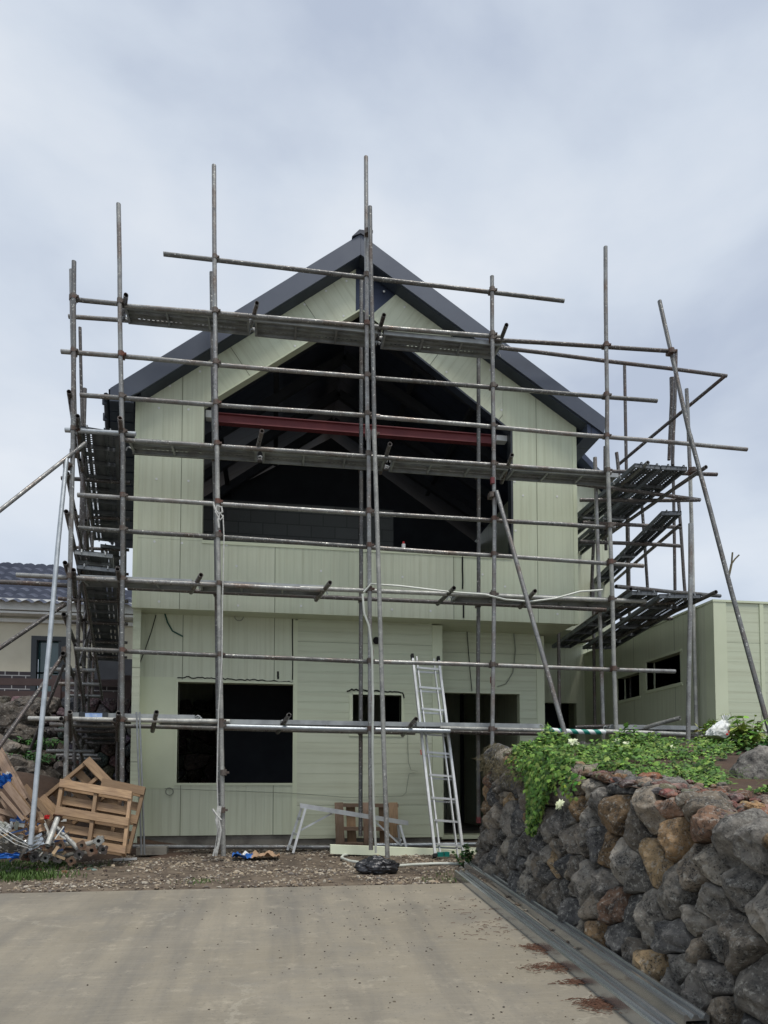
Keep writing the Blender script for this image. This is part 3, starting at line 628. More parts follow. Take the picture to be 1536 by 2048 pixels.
# right return: rails running back
def qz(px, py, z): return QZ(px, py, z)
def run(p, z, m='tube_dark', name='ledger'): return tubep(name, [QZ(*p[0], z), QZ(*p[1], z)], m)
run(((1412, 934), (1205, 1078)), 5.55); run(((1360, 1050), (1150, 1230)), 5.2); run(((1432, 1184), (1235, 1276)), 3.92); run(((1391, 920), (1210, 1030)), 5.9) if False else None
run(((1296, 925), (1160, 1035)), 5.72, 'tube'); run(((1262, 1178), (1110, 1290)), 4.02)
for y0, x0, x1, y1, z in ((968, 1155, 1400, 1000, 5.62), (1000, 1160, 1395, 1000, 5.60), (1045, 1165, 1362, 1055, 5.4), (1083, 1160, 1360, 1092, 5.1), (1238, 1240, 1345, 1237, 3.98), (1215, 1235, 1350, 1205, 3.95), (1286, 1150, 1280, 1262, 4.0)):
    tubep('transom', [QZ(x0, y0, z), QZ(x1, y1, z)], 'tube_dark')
tubep('transom', [Q(1232, 1173, 8.6), Q(1440, 1192, 9.6)], 'tube')
# steel planks
PM = {}
def plank_mesh(L, dark):
    k = (round(L, 1), dark)
    if k in PM: return PM[k]
    w = .4; b = MB(); nx = max(4, int(L/.055)); rows = [-.2, -.165, -.135, -.105, -.075, -.02, .02, .075, .105, .135, .165, .2]
    for i in range(nx):
        x0 = i*L/nx; x1 = (i+1)*L/nx; a = x0+(x1-x0)*.25; c = x0+(x1-x0)*.75
        for j in range(len(rows)-1):
            y0, y1 = rows[j], rows[j+1]; z = 0
            if j in (1, 3, 7, 9) and (i % 12) not in (0, 1):   # punched holes
                m0 = y0+(y1-y0)*.25; m1 = y0+(y1-y0)*.75
                O = [(x0, y0), (x1, y0), (x1, y1), (x0, y1)]; I = [(a, m0), (c, m0), (c, m1), (a, m1)]
                for q in range(4): b.face([(*O[q], 0), (*O[(q+1) % 4], 0), (*I[(q+1) % 4], 0), (*I[q], 0)])
            else: b.face([(x0, y0, 0), (x1, y0, 0), (x1, y1, 0), (x0, y1, 0)])
    for y in (-.2, .2):
        s_ = 1 if y > 0 else -1
        b.face([(0, y, 0), (L, y, 0), (L, y, -.055), (0, y, -.055)]); b.face([(0, y, -.055), (L, y, -.055), (L, y-s_*.03, -.055), (0, y-s_*.03, -.055)])
    for y in (-.05, .05): b.face([(0, y, -.002), (L, y, -.002), (L, y, -.035), (0, y, -.035)])
    n = int(L/.6)+1
    for i in range(n+1):
        x = min(L-.02, max(.02, i*L/n)); b.box((x-.012, -.195, -.05), (x+.012, .195, -.004))
    for x in (0, L):
        for y in (-.12, .12):
            s_ = 1 if x else -1
            b.tube([(x, y, -.02), (x+s_*.03, y, .0), (x+s_*.055, y, -.01), (x+s_*.065, y, -.045)], .009, 6, False)
    o = b.build('steel_plank', M['plank_dark' if dark else 'plank'], None, base=(0, 0, 0), merge=False)
    me = o.data; bpy.data.objects.remove(o); PM[k] = me; return me
def plank(a, c, dark=False, roll=0, wd=1.0, **k):
    a = V(a); c = V(c); d = (c-a); L = d.length; me = plank_mesh(L, dark)
    x = d.normalized(); y = V((0, 0, 1)).cross(x).normalized(); z = x.cross(y)
    o = bpy.data.objects.new('steel_plank', me); COL.objects.link(o); o.parent = scf
    Mx = Matrix((x*(L/round(L, 1)), y*wd, z)).transposed().to_4x4(); Mx = Mx @ Matrix.Rotation(roll, 4, 'X'); Mx.translation = a-wloc(scf); o.matrix_local = Mx
    for q, v in k.items(): o[q] = v
    return o
def front(z, xs_, y=8.73, dark=False, wd=.76, skip=()):
    for i in range(len(xs_)-1):
        if i in skip: continue
        plank((xs_[i]+.03, y, z+R.uniform(-.006, .006)), (xs_[i+1]-.03, y, z+R.uniform(-.006, .006)), dark, wd=wd)
z1 = Q(250, 610, Yo).z+.075; X_ = lambda px, py: Q(px, py, 8.8).x
front(z1, [X_(250, 600), X_(505, 640), X_(758, 650), X_(1000, 670)])
z2 = Q(246, 880, Yo).z+.075
front(z2, [X_(258, 880), X_(520, 900), X_(775, 915), X_(1010, 930), X_(1225, 940)])
z3 = Q(250, 1160, Yo).z+.065
front(z3, [X_(165, 1150), X_(395, 1160), X_(650, 1175)]); front(z3, [X_(900, 1190), X_(1060, 1195), X_(1240, 1195)])
z4 = Q(250, 1441, Yo).z+.09
front(z4, [X_(150, 1430), X_(400, 1430)]); front(z4-.05, [X_(312, 1440), X_(565, 1445), X_(822, 1450), X_(1075, 1460)]); front(z4-.055, [X_(1205, 1460), X_(1400, 1465)], 8.62)
# transom stubs that stick out over the outer ledger
def stub(px, py, qx, qy, m='tube_dark', y0=9.05, y1=8.28): tubep('transom', [Q(px, py, y0), Q(qx, qy, y1)], m, bend=None)
for q in ((246, 640, 252, 590), (499, 662, 514, 606), (750, 690, 768, 630), (992, 705, 1013, 650)): stub(*q)
for q in ((247, 920, 240, 836), (160, 900, 155, 832), (508, 922, 524, 862), (760, 946, 780, 888), (1003, 965, 1024, 910)): stub(*q)
for q in ((150, 1190, 147, 1140), (244, 1195, 235, 1138), (382, 1185, 402, 1150), (632, 1200, 660, 1165), (875, 1208, 908, 1176), (1040, 1215, 1070, 1182)): stub(*q)
for q in ((141, 1480, 140, 1424), (235, 1480, 237, 1426), (305, 1462, 313, 1424), (555, 1465, 578, 1430), (805, 1470, 832, 1438)): stub(*q)
# right return platforms
def strip(z, a0, a1, b0, b1, n, dark=True, lens=1.8):
    # a0,b0: front left and right corners; a1,b1: where the strip runs to
    A0, A1, B0, B1 = [QZ(*p, z) for p in (a0, a1, b0, b1)]; w = (B0-A0).length/n
    for i in range(n):
        f = (i+.5)/n; s_ = A0.lerp(B0, f); dd = (A1-A0).normalized().lerp((B1-B0).normalized(), f); L = max((A1-A0).length, (B1-B0).length); t = 0
        while t < L-.2:
            plank(s_+dd*t, s_+dd*min(L, t+lens-.02), dark, wd=w/.4*.985); t += lens
strip(5.74, (1268, 927), (1105, 1060), (1322, 930), (1135, 1090), 1); strip(5.75, (1323, 930), (1136, 1090), (1374, 934), (1160, 1110), 1)
strip(5.2, (1324, 1021), (1170, 1170), (1362, 1023), (1200, 1180), 1)
strip(3.98, (1266, 1180), (1110, 1285), (1312, 1184), (1140, 1292), 1); strip(3.97, (1326, 1184), (1175, 1285), (1394, 1192), (1225, 1295), 1)
strip(4.0, (1140, 1262), (1060, 1300), (1220, 1262), (1130, 1310), 1) if False else None
# left return: splayed run towards the back
def LX(y, off): return -1.80-.2*(y-Yo)-off
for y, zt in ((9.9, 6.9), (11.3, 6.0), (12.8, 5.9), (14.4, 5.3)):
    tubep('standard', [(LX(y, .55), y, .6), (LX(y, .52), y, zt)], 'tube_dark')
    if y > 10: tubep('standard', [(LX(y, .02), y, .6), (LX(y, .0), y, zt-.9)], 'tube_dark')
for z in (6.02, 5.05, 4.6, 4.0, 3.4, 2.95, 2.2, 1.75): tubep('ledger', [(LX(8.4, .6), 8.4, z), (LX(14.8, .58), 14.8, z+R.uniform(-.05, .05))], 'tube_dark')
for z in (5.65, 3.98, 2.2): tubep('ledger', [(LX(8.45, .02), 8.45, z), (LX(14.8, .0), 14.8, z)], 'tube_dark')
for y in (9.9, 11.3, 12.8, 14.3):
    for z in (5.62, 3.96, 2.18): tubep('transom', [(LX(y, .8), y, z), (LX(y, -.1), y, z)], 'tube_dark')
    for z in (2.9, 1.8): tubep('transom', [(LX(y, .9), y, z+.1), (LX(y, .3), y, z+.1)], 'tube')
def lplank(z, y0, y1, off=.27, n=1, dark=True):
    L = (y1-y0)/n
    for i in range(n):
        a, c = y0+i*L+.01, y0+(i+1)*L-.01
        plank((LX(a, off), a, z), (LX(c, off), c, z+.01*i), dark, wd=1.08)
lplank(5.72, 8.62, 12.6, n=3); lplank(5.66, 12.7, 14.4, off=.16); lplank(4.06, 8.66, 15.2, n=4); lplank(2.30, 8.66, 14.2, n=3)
lplank(4.22, 8.62, 9.8, off=.30, dark=False)
for q in (((160, 655, 9.3), (170, 1100, 9.3)), ((165, 1140, 8.9), (205, 1400, 12.5)), ((150, 1290, 8.9), (168, 1420, 10.5)), ((140, 1440, 8.9), (166, 1520, 10.5)), ((172, 1040, 9.2), (190, 1290, 13)), ((150, 1020, 8.8), (182, 1190, 11.5)), ((186, 1230, 13), (160, 1330, 10)), ((160, 920, 8.9), (186, 1060, 12)), ((196, 1130, 13), (168, 1240, 11))):
    tubep('brace', [Q(*q[0]), Q(*q[1])], 'tube_dark', .021)
# blue sticker on the end of a plank
b = MB(); a = Q(158, 1424, 8.56); c = Q(216, 1437, 8.56); b.box((a.x, 8.552, a.z), (c.x, 8.562, c.z)); b.build('end_plate', M['frame'], scf)
b = MB(); a = Q(170, 1426, 8.54); c = Q(204, 1435, 8.54); b.box((a.x, 8.546, a.z), (c.x, 8.550, c.z)); b.build('sticker', M['blue_fade'], scf, label='blue sticker on the end of a plank')
# couplers: one mesh, copied to each crossing
b = MB()
b.tube([(0, 0, -.028), (0, 0, .028)], .034, 10, False); b.tube([(-.028, .049, 0), (.028, .049, 0)], .034, 10, False); b.box((-.02, .015, -.02), (.02, .04, .02))
b.box((.026, -.02, -.012), (.058, .0, .012)); b.tube([(.05, -.03, 0), (.05, .012, 0)], .007, 6, False); b.box((-.012, .04, .026), (.012, .06, .056)); b.tube([(0, .03, .046), (0, .075, .046)], .007, 6, False)
c0 = b.build('coupler', M['coupler'], None, base=(0, 0, 0)); cme = c0.data; bpy.data.objects.remove(c0)
nc = 0
for (a, c, Y, so_) in STD:
    for (p, q, Y2, lo_) in LED:
        if abs(Y-Y2) > .13: continue
        t = .5; 
        x0 = (a.x+c.x)/2
        for it in range(4):
            if not (p.x-.02 <= x0 <= q.x+.02): break
            z = p.z+(q.z-p.z)*(x0-p.x)/(q.x-p.x); u = (z-a.z)/(c.z-a.z); x0 = a.x+(c.x-a.x)*u
        else:
            if -.01 <= u <= 1.01 and nc < 98:
                o = bpy.data.objects.new('coupler', cme); COL.objects.link(o); o.parent = so_
                y = a.y+(c.y-a.y)*u
                o.location = V((x0, y, z))-wloc(so_); o.rotation_euler = (0, R.choice((0, pi)) if 0 else 0, 0); s_ = R.uniform(.95, 1.12); o.scale = (s_,)*3; nc += 1
for px, py, Y in ((735, 464, 8.44), (748, 868, 8.33), (1343, 702, 8.5), (1386, 940, 8.7), (984, 990, 8.46), (133, 930, 8.45), (146, 905, 8.5), (130, 1300, 8.5), (447, 1545, 8.45), (444, 1620, 8.45)):
    o = bpy.data.objects.new('coupler', cme); COL.objects.link(o); o.parent = scf; o.location = Q(px, py, Y)-wloc(scf); o.scale = (1.15,)*3
for px, py, Y in ((985, 1360, 8.49), (741, 1396, 8.48), (985, 962, 8.49), (742, 1306, 8.48), (957, 1640, 9.08), (437, 1068, 8.48)):
    b = MB(); p = Q(px, py, Y); b.tube([p-V((0, 0, .04)), p+V((0, 0, .04))], .031, 12, False); b.build('paint_band', M['red_steel'], scf)
b = MB()
for i in range(28):
    y0 = 1.6+i*.2; y1 = y0+.2; f = lambda y: 2.03+.04*noise.noise(V((y*3, 1, 1)))
    b.face([V((f(y0), y0, gz(y0)+.004)), V((2.5, y0, gz(y0)+.02)), V((2.5, y1, gz(y1)+.02)), V((f(y1), y1, gz(y1)+.004))])
b.build('soil_strip', M['soil'], kind='structure', label='strip of dark soil at the foot of the stone wall')
# ============================================================ DRY STONE WALLS
def voronoi(pts, x0, x1, y0, y1):
    cells = []
    for i, p in enumerate(pts):
        poly = [(x0, y0), (x1, y0), (x1, y1), (x0, y1)]
        for j, q in sorted(((j, q) for j, q in enumerate(pts) if j != i and abs(q[0]-p[0]) < 1.4 and abs(q[1]-p[1]) < 1.4), key=lambda t: (t[1][0]-p[0])**2+(t[1][1]-p[1])**2)[:26]:
            mx_, my_ = (p[0]+q[0])/2, (p[1]+q[1])/2; dx, dy = q[0]-p[0], q[1]-p[1]; new = []
            for k in range(len(poly)):
                a, c = poly[k], poly[(k+1) % len(poly)]
                da = (a[0]-mx_)*dx+(a[1]-my_)*dy; dc = (c[0]-mx_)*dx+(c[1]-my_)*dy
                if da <= 0: new.append(a)
                if (da < 0) != (dc < 0) and da != dc:
                    t = da/(da-dc); new.append((a[0]+(c[0]-a[0])*t, a[1]+(c[1]-a[1])*t))
            poly = new
            if len(poly) < 3: break
        if len(poly) >= 3: cells.append(poly)
    return cells
def cellstone(mb, poly, mapf, depth, tone, rnd, gap=.003, nA=52, rough=.034):
    cx = sum(p[0] for p in poly)/len(poly); cy = sum(p[1] for p in poly)/len(poly); rad = []
    for k in range(nA):
        a = 2*pi*k/nA; dx, dy = cos(a), sin(a); best = 9
        for i in range(len(poly)):
            (ax, ay), (bx, by) = poly[i], poly[(i+1) % len(poly)]; ex, ey = bx-ax, by-ay; den = dx*ey-dy*ex
            if abs(den) < 1e-9: continue
            t = ((ax-cx)*ey-(ay-cy)*ex)/den; u = ((ax-cx)*dy-(ay-cy)*dx)/den
            if t > 0 and -1e-6 <= u <= 1+1e-6: best = min(best, t)
        rad.append(best)
    rad = [(rad[k-1]+7*rad[k]+rad[(k+1) % nA])/9 for k in range(nA)]
    rad = [max(.01, min(r_, .62)-gap) for r_ in rad]; sm_ = sum(rad)/nA
    pls = [(1+rnd.uniform(-.05, .1), rnd.uniform(-.16, .16), rnd.uniform(-.16, .2))]+[(1.02+rnd.uniform(0, .35), s_*cos(t_), s_*sin(t_)) for t_, s_ in [(rnd.uniform(0, 6.28), rnd.uniform(.6, 1.2)) for _ in range(5)]]; fcs = [(cos(a_), sin(a_), rnd.uniform(.15, .6)) for a_ in [rnd.uniform(0, 6.28) for _ in range(4)]]; sd_ = rnd.random()*200; tx, ty = rnd.uniform(-.7, .7), rnd.uniform(-.5, .7); dep = depth*min(1.15, .35+sm_*4.2)*rnd.uniform(.75, 1.25)
    R_ = [0, .12, .24, .36, .48, .59, .69, .78, .86, .925, .97, 1.0]; vs = []
    for ri, rr in enumerate(R_):
        for k in range(nA if ri else 1):
            a = 2*pi*k/nA; x = rad[k]*rr*cos(a); y = rad[k]*rr*sin(a)
            h = min(a_+(bx_*x+by_*y)/sm_ for a_, bx_, by_ in pls)*dep*(max(0, 1-rr**14))**.5
            q = V((cx+x, cy+y, sd_))
            n_ = noise.noise(q*5)*.4+noise.noise(q*14)*.55+noise.noise(q*30)*.5-abs(noise.noise(q*10+V((3, 1, 7))))*.8
            fac = 0
            for (fx, fy, fd) in fcs:
                e_ = fx*x+fy*y-fd*sm_
                if e_ > 0: h -= e_*.0
            h += (n_+fac)*rough*min(1, (1-rr)*5)
            ww = 1+.10*noise.noise(q*14)
            vs.append(mapf(cx+x*ww, cy+y*ww, h if rr < 1 else -.06))
    fs = [(0, 1+k, 1+(k+1) % nA) for k in range(nA)]
    for ri in range(1, len(R_)-1):
        o = 1+(ri-1)*nA; p_ = o+nA
        for k in range(nA): j = (k+1) % nA; fs.append((o+k, p_+k, p_+j, o+j))
    mb.raw(vs, fs, col=tone)
def layout(x0, x1, y0, y1, sx, sy, rnd, small=.18):
    pts = []; row = 0; y = y0+sy*.3
    while y < y1+sy*.2:
        x = x0+(row % 2)*sx*.5
        while x < x1: pts.append((x+rnd.uniform(-.33, .33)*sx, y+rnd.uniform(-.36, .36)*sy)); x += sx*rnd.uniform(.72, 1.35)
        y += sy; row += 1
    for i in range(int(len(pts)*small)): p = rnd.choice(pts); pts.append((p[0]+rnd.uniform(-.5, .5)*sx, p[1]+rnd.uniform(-.5, .5)*sy))
    return pts
wt = lambda y: 1.27+.135*(y-3.0)+.03*noise.noise(V((y*2, 0, 0)))   # top of the right hand wall
YE = 7.30
def rmap(s, h, d):
    y = s; base = gz(min(s, YE)); top = wt(min(s, YE)); Ht = top-base-.04
    X = 2.20+.16*min(h, Ht)/1.2; z = base-.05+min(h, Ht)
    n_ = V((-1, 0, .13))
    if h > Ht:
        f = min(1, (h-Ht)/.14); X += (h-Ht)*(.35+.65*f); z += (h-Ht)*(.6-.5*f); n_ = V((-1+f*.9, 0, .13+.87*f))
    p = V((X, y, z))
    if s > YE:
        a = min(pi/2, (s-YE)/.22); rr = .22
        p.y = YE+sin(a)*rr*.8; p.x = X+(1-cos(a))*rr+max(0, s-YE-.22*pi/2)
        n_ = V((n_.x*cos(a), -n_.x*sin(a), n_.z))
    return p+n_.normalized()*d
rw = random.Random(21)
ST = [(.11, .105, .10), (.15, .145, .138), (.085, .085, .087), (.19, .18, .165), (.135, .122, .107), (.075, .076, .08), (.17, .148, .122), (.21, .195, .17)]
OC = [(.22, .15, .085), (.19, .13, .075), (.25, .185, .11), (.16, .10, .07)]
swall = thing('retaining_wall', (2.4, 5, .4), 'rough dry laid volcanic stone retaining wall along the right side of the driveway', 'stone wall')
b = MB()
pts = layout(2.1, 8.3, 0, 1.62, .205, .30, rw, .36)
pts = [(x, y+.07*noise.noise(V((x*2.2, y, 5)))) for x, y in pts]
for c in voronoi(pts, 2.0, 8.5, -.02, 1.72):
    cx = sum(p[0] for p in c)/len(c); cy_ = sum(p[1] for p in c)/len(c)
    t_ = rw.choice(OC) if rw.random() < .17 else rw.choice(ST); k = rw.uniform(.6, 1.15)
    if cy_ > wt(min(cx, YE))-gz(min(cx, YE))+.30: continue
    cellstone(b, c, rmap, .11, tuple(q*k for q in t_), rw)
b.build('stones', M['stone'], swall, smooth=True).data.set_sharp_from_angle(angle=radians(28))
b = MB()
for i in range(26):
    s0, s1 = 1.9+i*.25, 1.9+(i+1)*.25
    b.face([rmap(s0, -.1, -.06), rmap(s1, -.1, -.06), rmap(s1, 1.0, -.06), rmap(s0, 1.0, -.06)]); b.face([rmap(s0, 1.0, -.06), rmap(s1, 1.0, -.06), rmap(s1, 1.7, -.08), rmap(s0, 1.7, -.08)])
b.build('backing', M['soil_red'], swall)
# terrace behind the wall
def tz(x, y):
    t_ = min(y, 7.6); return wt(t_)-.02+.06*min(2.5, max(0, x-2.6))*(1 if y > 5 else .4)*.6+.05*noise.noise(V((x*1.3, y*1.3, 2)))
b = MB()
TX = [2.33+i*.15 for i in range(16)]+[5+i for i in range(9)]; TY = [1.5+i*.2 for i in range(31)]
for i in range(len(TX)-1):
    for j in range(len(TY)-1): b.face([V((x, y, tz(x, y))) for x, y in ((TX[i], TY[j]), (TX[i+1], TY[j]), (TX[i+1], TY[j+1]), (TX[i], TY[j+1]))])
for i in range(len(TX)-1): b.face([V((TX[i], 7.5, tz(TX[i], 7.5))), V((TX[i+1], 7.5, tz(TX[i+1], 7.5))), V((TX[i+1], 7.7, .3)), V((TX[i], 7.7, .3))])
b.build('terrace', M['soil_red'], kind='structure', label='raised soil terrace behind the stone wall', smooth=True)
# loose rubble on the top edge
def rock(mb, c, r, tone, rnd, sub=3, e=(1, 1, .7), rg=.9):
    bm = bmesh.new(); bmesh.ops.create_icosphere(bm, subdivisions=sub, radius=1); sd_ = rnd.random()*99; rot = Matrix.Rotation(rnd.uniform(0, 6.28), 3, 'Z')
    pl = [(V((rnd.gauss(0, 1), rnd.gauss(0, 1), rnd.gauss(0, 1))).normalized(), rnd.uniform(.55, .85)) for _ in range(9)]
    vs = []
    for v in bm.verts:
        p = v.co.copy()
        for n_, d in pl:
            t = p.dot(n_)
            if t > d: p -= n_*(t-d)*.85
        p = p*(1+rg*.30*noise.noise(p*2.1+V((sd_, 0, 0)))+rg*.16*noise.noise(p*6+V((0, sd_, 0))))
        p = rot @ V((p.x*e[0], p.y*e[1], p.z*e[2])); vs.append(V(c)+p*r)
    mb.raw(vs, [tuple(q.index for q in f.verts) for f in bm.faces], col=tone); bm.free()
b = MB(); RED = [(.13, .065, .045), (.11, .06, .048), (.17, .10, .07), (.10, .085, .075), (.13, .10, .08), (.17, .13, .10)]
for i in range(420):
    y = rw.uniform(2.5, 5.6); x = 2.36+abs(rw.gauss(0, .22))*(1.3 if y < 4.5 else .8); r = rw.uniform(.018, .05)*(1.5 if rw.random() < .15 else 1)
    rock(b, (x, y, tz(x, y)+r*.3), r, tuple(q*rw.uniform(.8, 1.2) for q in rw.choice(RED)), rw, 2)
b.build('rubble', M['stone'], kind='stuff', label='small reddish rubble lying along the top edge of the stone wall', cat='rubble')
b = MB()
for i in range(240):
    y = rw.uniform(2.6, 7.2); x = 2.12-abs(rw.gauss(0, .05)); pebble(b, (x, y, gz(y)+.006), rw.uniform(.006, .022), rw, tuple(q*.7 for q in rw.choice(TONES)))
b.build('rubble', M['gravel'], kind='stuff', label='stone chips gathered at the foot of the retaining wall', cat='rubble', merge=False)
b = MB(); rock(b, Q(1518, 1548, 4.9), .235, (.15, .145, .14), random.Random(4), 5, (1, .8, .92), .5)
b.build('boulder', M['stone'], label='big grey boulder sitting on the terrace at the right edge', cat='boulder', smooth=True)
for i, (px, py, z, r, tn, lb) in enumerate(((1437, 1528, 5.7, .16, (.11, .11, .115), 'dark grey rock beside the big boulder under the white bag'), (1393, 1506, 6.2, .20, (.15, .10, .075), 'flat brown rock poking out of the vines left of the white bag'), (1210, 1532, 5.7, .14, (.10, .095, .10), 'dark pointed rock lying above the vines edge on the wall top'), (1300, 1560, 4.6, .15, (.19, .085, .05), 'rusty red crumbling rock on the wall top'), (1425, 1592, 3.9, .14, (.19, .08, .045), 'largest rusty red rock on the wall top near the right edge'), (1508, 1614, 3.45, .08, (.30, .19, .10), 'small ochre rock on the wall top at the right edge'))):
    b = MB(); p = Q(px, py, z); rock(b, p, r*.62, tn, random.Random(40+i), 4, (1.2, .9, .65)); b.build('rock', M['stone'], label=lb, cat='rock', smooth=True)
# ------------------------------------------------------------ foliage
LOBE = [(0, 0), (.28, -.10), (.52, .12), (.34, .28), (.50, .55), (.22, .55), (0, 1.0), (-.22, .55), (-.50, .55), (-.34, .28), (-.52, .12), (-.28, -.10)]
LANCE = [(0, 0), (.13, .25), (.16, .5), (.09, .8), (0, 1), (-.09, .8), (-.16, .5), (-.13, .25)]
def leaf(mb, p, up, s, col, rnd, shape=LOBE, drp=None):
    n_ = (up+V((rnd.gauss(0, .45), rnd.gauss(0, .45), rnd.gauss(0, .35)))).normalized(); a = (drp+V((rnd.gauss(0, .4), rnd.gauss(0, .4), rnd.gauss(0, .4))) if drp else V((rnd.gauss(0, 1), rnd.gauss(0, 1), rnd.gauss(0, 1))))
    t = (a-n_*a.dot(n_)).normalized(); w = n_.cross(t)
    P = [p+t*(y*s)+w*(x*s)+n_*(s*(-.5*x*x-.25*y*y)) for x, y in shape]
    mb.raw(P, [tuple(range(len(P)))], col=col)
GR = [(.06, .15, .02), (.10, .21, .03), (.035, .085, .016), (.16, .28, .045), (.07, .16, .024), (.20, .28, .06)]
rv = random.Random(5)
b = MB()
def voff(y): return 2.28+max(0, y-6.5)*.5 if y > 5.3 else 2.28+(5.3-y)*.55
BO = Q(1518, 1548, 4.9)
for i in range(26000):
    y = 3.3+4.3*rv.random()**.75; x = voff(y)+rv.random()**1.3*3.0
    dn = noise.noise(V((x*2.2, y*2.2, 11)))+.5*noise.noise(V((x*6, y*6, 4)))
    if dn < -.16 and rv.random() < .92: continue
    if x > voff(y)+.25+max(0, y-4.2)*.95+.3*dn: continue
    if (x-BO.x)**2+(y-BO.y)**2 < .10: continue
    h = (.015+.20*max(0, dn+.22))*(1 if y > 4.6 else .6)*rv.uniform(.25, 1.1)
    k = rv.uniform(.6, 1.35); leaf(b, V((x, y, tz(x, y)+h)), V((-.2, -.35, 1)), rv.uniform(.018, .052)*(.8+.5*dn), tuple(q*k for q in rv.choice(GR)), rv)
for i in range(1700):   # the clump that hangs down over the wall
    s = rv.gauss(5.62, .17); top = wt(s)-gz(s); L = .50*math.exp(-((s-5.60)/.18)**2)+.10
    h = top-rv.random()**1.1*L; p = rmap(s, h+.05, .13+.05*rv.random()); k = rv.uniform(.55, 1.15)
    leaf(b, p, V((-1, -.45, .5)), rv.uniform(.03, .055), tuple(q*k for q in rv.choice(GR)), rv, drp=V((0, 0, -1)))
for i in range(450):   # sparse fringe over the edge
    s = rv.uniform(4.9, 6.5); top = wt(s)-gz(s); p = rmap(s, top-rv.random()**2*.16, .10+.05*rv.random())
    leaf(b, p, V((-.8, -.4, .7)), rv.uniform(.025, .045), tuple(q*rv.uniform(.6, 1.2) for q in rv.choice(GR)), rv)
for i in range(260):   # tendrils
    y = rv.uniform(4.2, 7.2); x = voff(y)+rv.random()*1.2; p = V((x, y, tz(x, y)+.05)); q = [p]
    d = V((rv.gauss(-.3, .5), rv.gauss(0, .6), .5)).normalized()
    for k in range(5): d = (d+V((rv.gauss(0, .3), rv.gauss(0, .3), -.22))).normalized(); q.append(q[-1]+d*.035)
    b.cur = (.16, .26, .07); b.tube(q, .0016, 4, False, r2=.0006)
b.build('vines', M['leaf'], kind='stuff', label='dense green creeping vines covering the top of the stone wall', cat='vines', merge=False)
b = MB()
for i in range(500):
    s = rv.uniform(5.9, 7.55); top = wt(min(s, YE))-gz(min(s, YE)); p = rmap(s, top-rv.random()**1.5*.25+.06, .13); q = [p]; d = V((rv.gauss(-.3, .4), rv.gauss(0, .5), -.8)).normalized()
    for k in range(4): d = (d+V((rv.gauss(0, .4), rv.gauss(0, .4), rv.gauss(0, .3)))).normalized(); q.append(q[-1]+d*.03)
    b.tube(q, .0014, 4, False)
b.build('dead_vines', M['stem'], kind='stuff', label='dry grey dead vine strands at the far corner of the stone wall', cat='dead vines', merge=False)
for i, (px, py, z, s, lb) in enumerate(((1147, 1483, 6.7, .055, 'cream flower in the vines furthest left on the wall top'), (1236, 1484, 6.7, .045, 'left of two small cream flowers side by side in the vines'), (1252, 1486, 6.7, .045, 'right of two small cream flowers side by side in the vines'), (1343, 1494, 6.6, .04, 'white scrap like flower at the right end of the vines'), (1120, 1608, 1.31, .05, 'cream flower hanging low on the wall in the trailing vines'), (1372, 1508, 6.3, .035, 'tiny pale flower beside the brown rock'))):
    p = Q(px, py, z) if i != 4 else QX(px, py, 2.10); b = MB()
    for k in range(9): leaf(b, p+V((rv.gauss(0, .008), rv.gauss(0, .008), rv.gauss(0, .006))), V((-.1, -.8, .5)), s, (1, 1, 1), rv, LANCE if k % 2 else LOBE)
    b.build('flower', M['petal'], label=lb, cat='flower', group='pale flowers in the vines', merge=False)
def shrub(p, n, h, lb, cat='shrub', name='shrub', shape=LANCE, cols=None, ls=.10, spread=.12, rnd=rv):
    t = thing(name, p, lb, cat); fb = MB(); sb = MB(); cols = cols or [(.24, .36, .07), (.16, .28, .05), (.32, .42, .11)]
    for i in range(n):
        d = V((rnd.gauss(0, .35), rnd.gauss(0, .35), 1)).normalized(); q = [V(p)+V((rnd.gauss(0, spread*.3), rnd.gauss(0, spread*.3), -.02))]; hh = h*rnd.uniform(.55, 1.05)
        for k in range(6): d = (d+V((rnd.gauss(0, .12), rnd.gauss(0, .12), 0))).normalized(); q.append(q[-1]+d*hh/6)
        sb.tube(q, .004, 5, False, r2=.0015)
        for k in range(2, 7):
            for m_ in range(4):
                a = rnd.uniform(0, 6.28); leaf(fb, q[k]-d*rnd.uniform(0, hh/6), V((0, 0, 1)), ls*rnd.uniform(.6, 1.1), tuple(c*rnd.uniform(.75, 1.2) for c in rnd.choice(cols)), rnd, shape, drp=V((cos(a)*1.3, sin(a)*1.3, .7)))
    fb.build('leaves', M['leaf'], t, merge=False); sb.build('stem', M['stem'], t, merge=False)
def on(px, py, z): return QZ(px, py, z)
shrub(Q(1424, 1482, 6.9), 11, .30, 'small pale green shrub left of the white plastic bag', ls=.09)
shrub(Q(1490, 1495, 6.6), 16, .40, 'taller pale green shrub between the white bag and the right edge', ls=.12)
shrub(Q(1535, 1530, 5.6), 12, .26, 'dark green leafy weed growing beside the boulder at the right edge', 'weed', 'weed', LOBE, [(.03, .09, .02), (.05, .13, .03)], .06)
shrub(Q(1455, 1530, 5.9), 8, .14, 'dark green weed between the grey rock and the boulder', 'weed', 'weed', LOBE, [(.03, .09, .02), (.05, .13, .03)], .05)
shrub(QG(952, 1735), 16, .34, 'dark leafy weed growing at the foot of the ladder by the stone wall', 'weed', 'weed', LOBE, [(.03, .085, .02), (.05, .12, .03)], .05, .25)
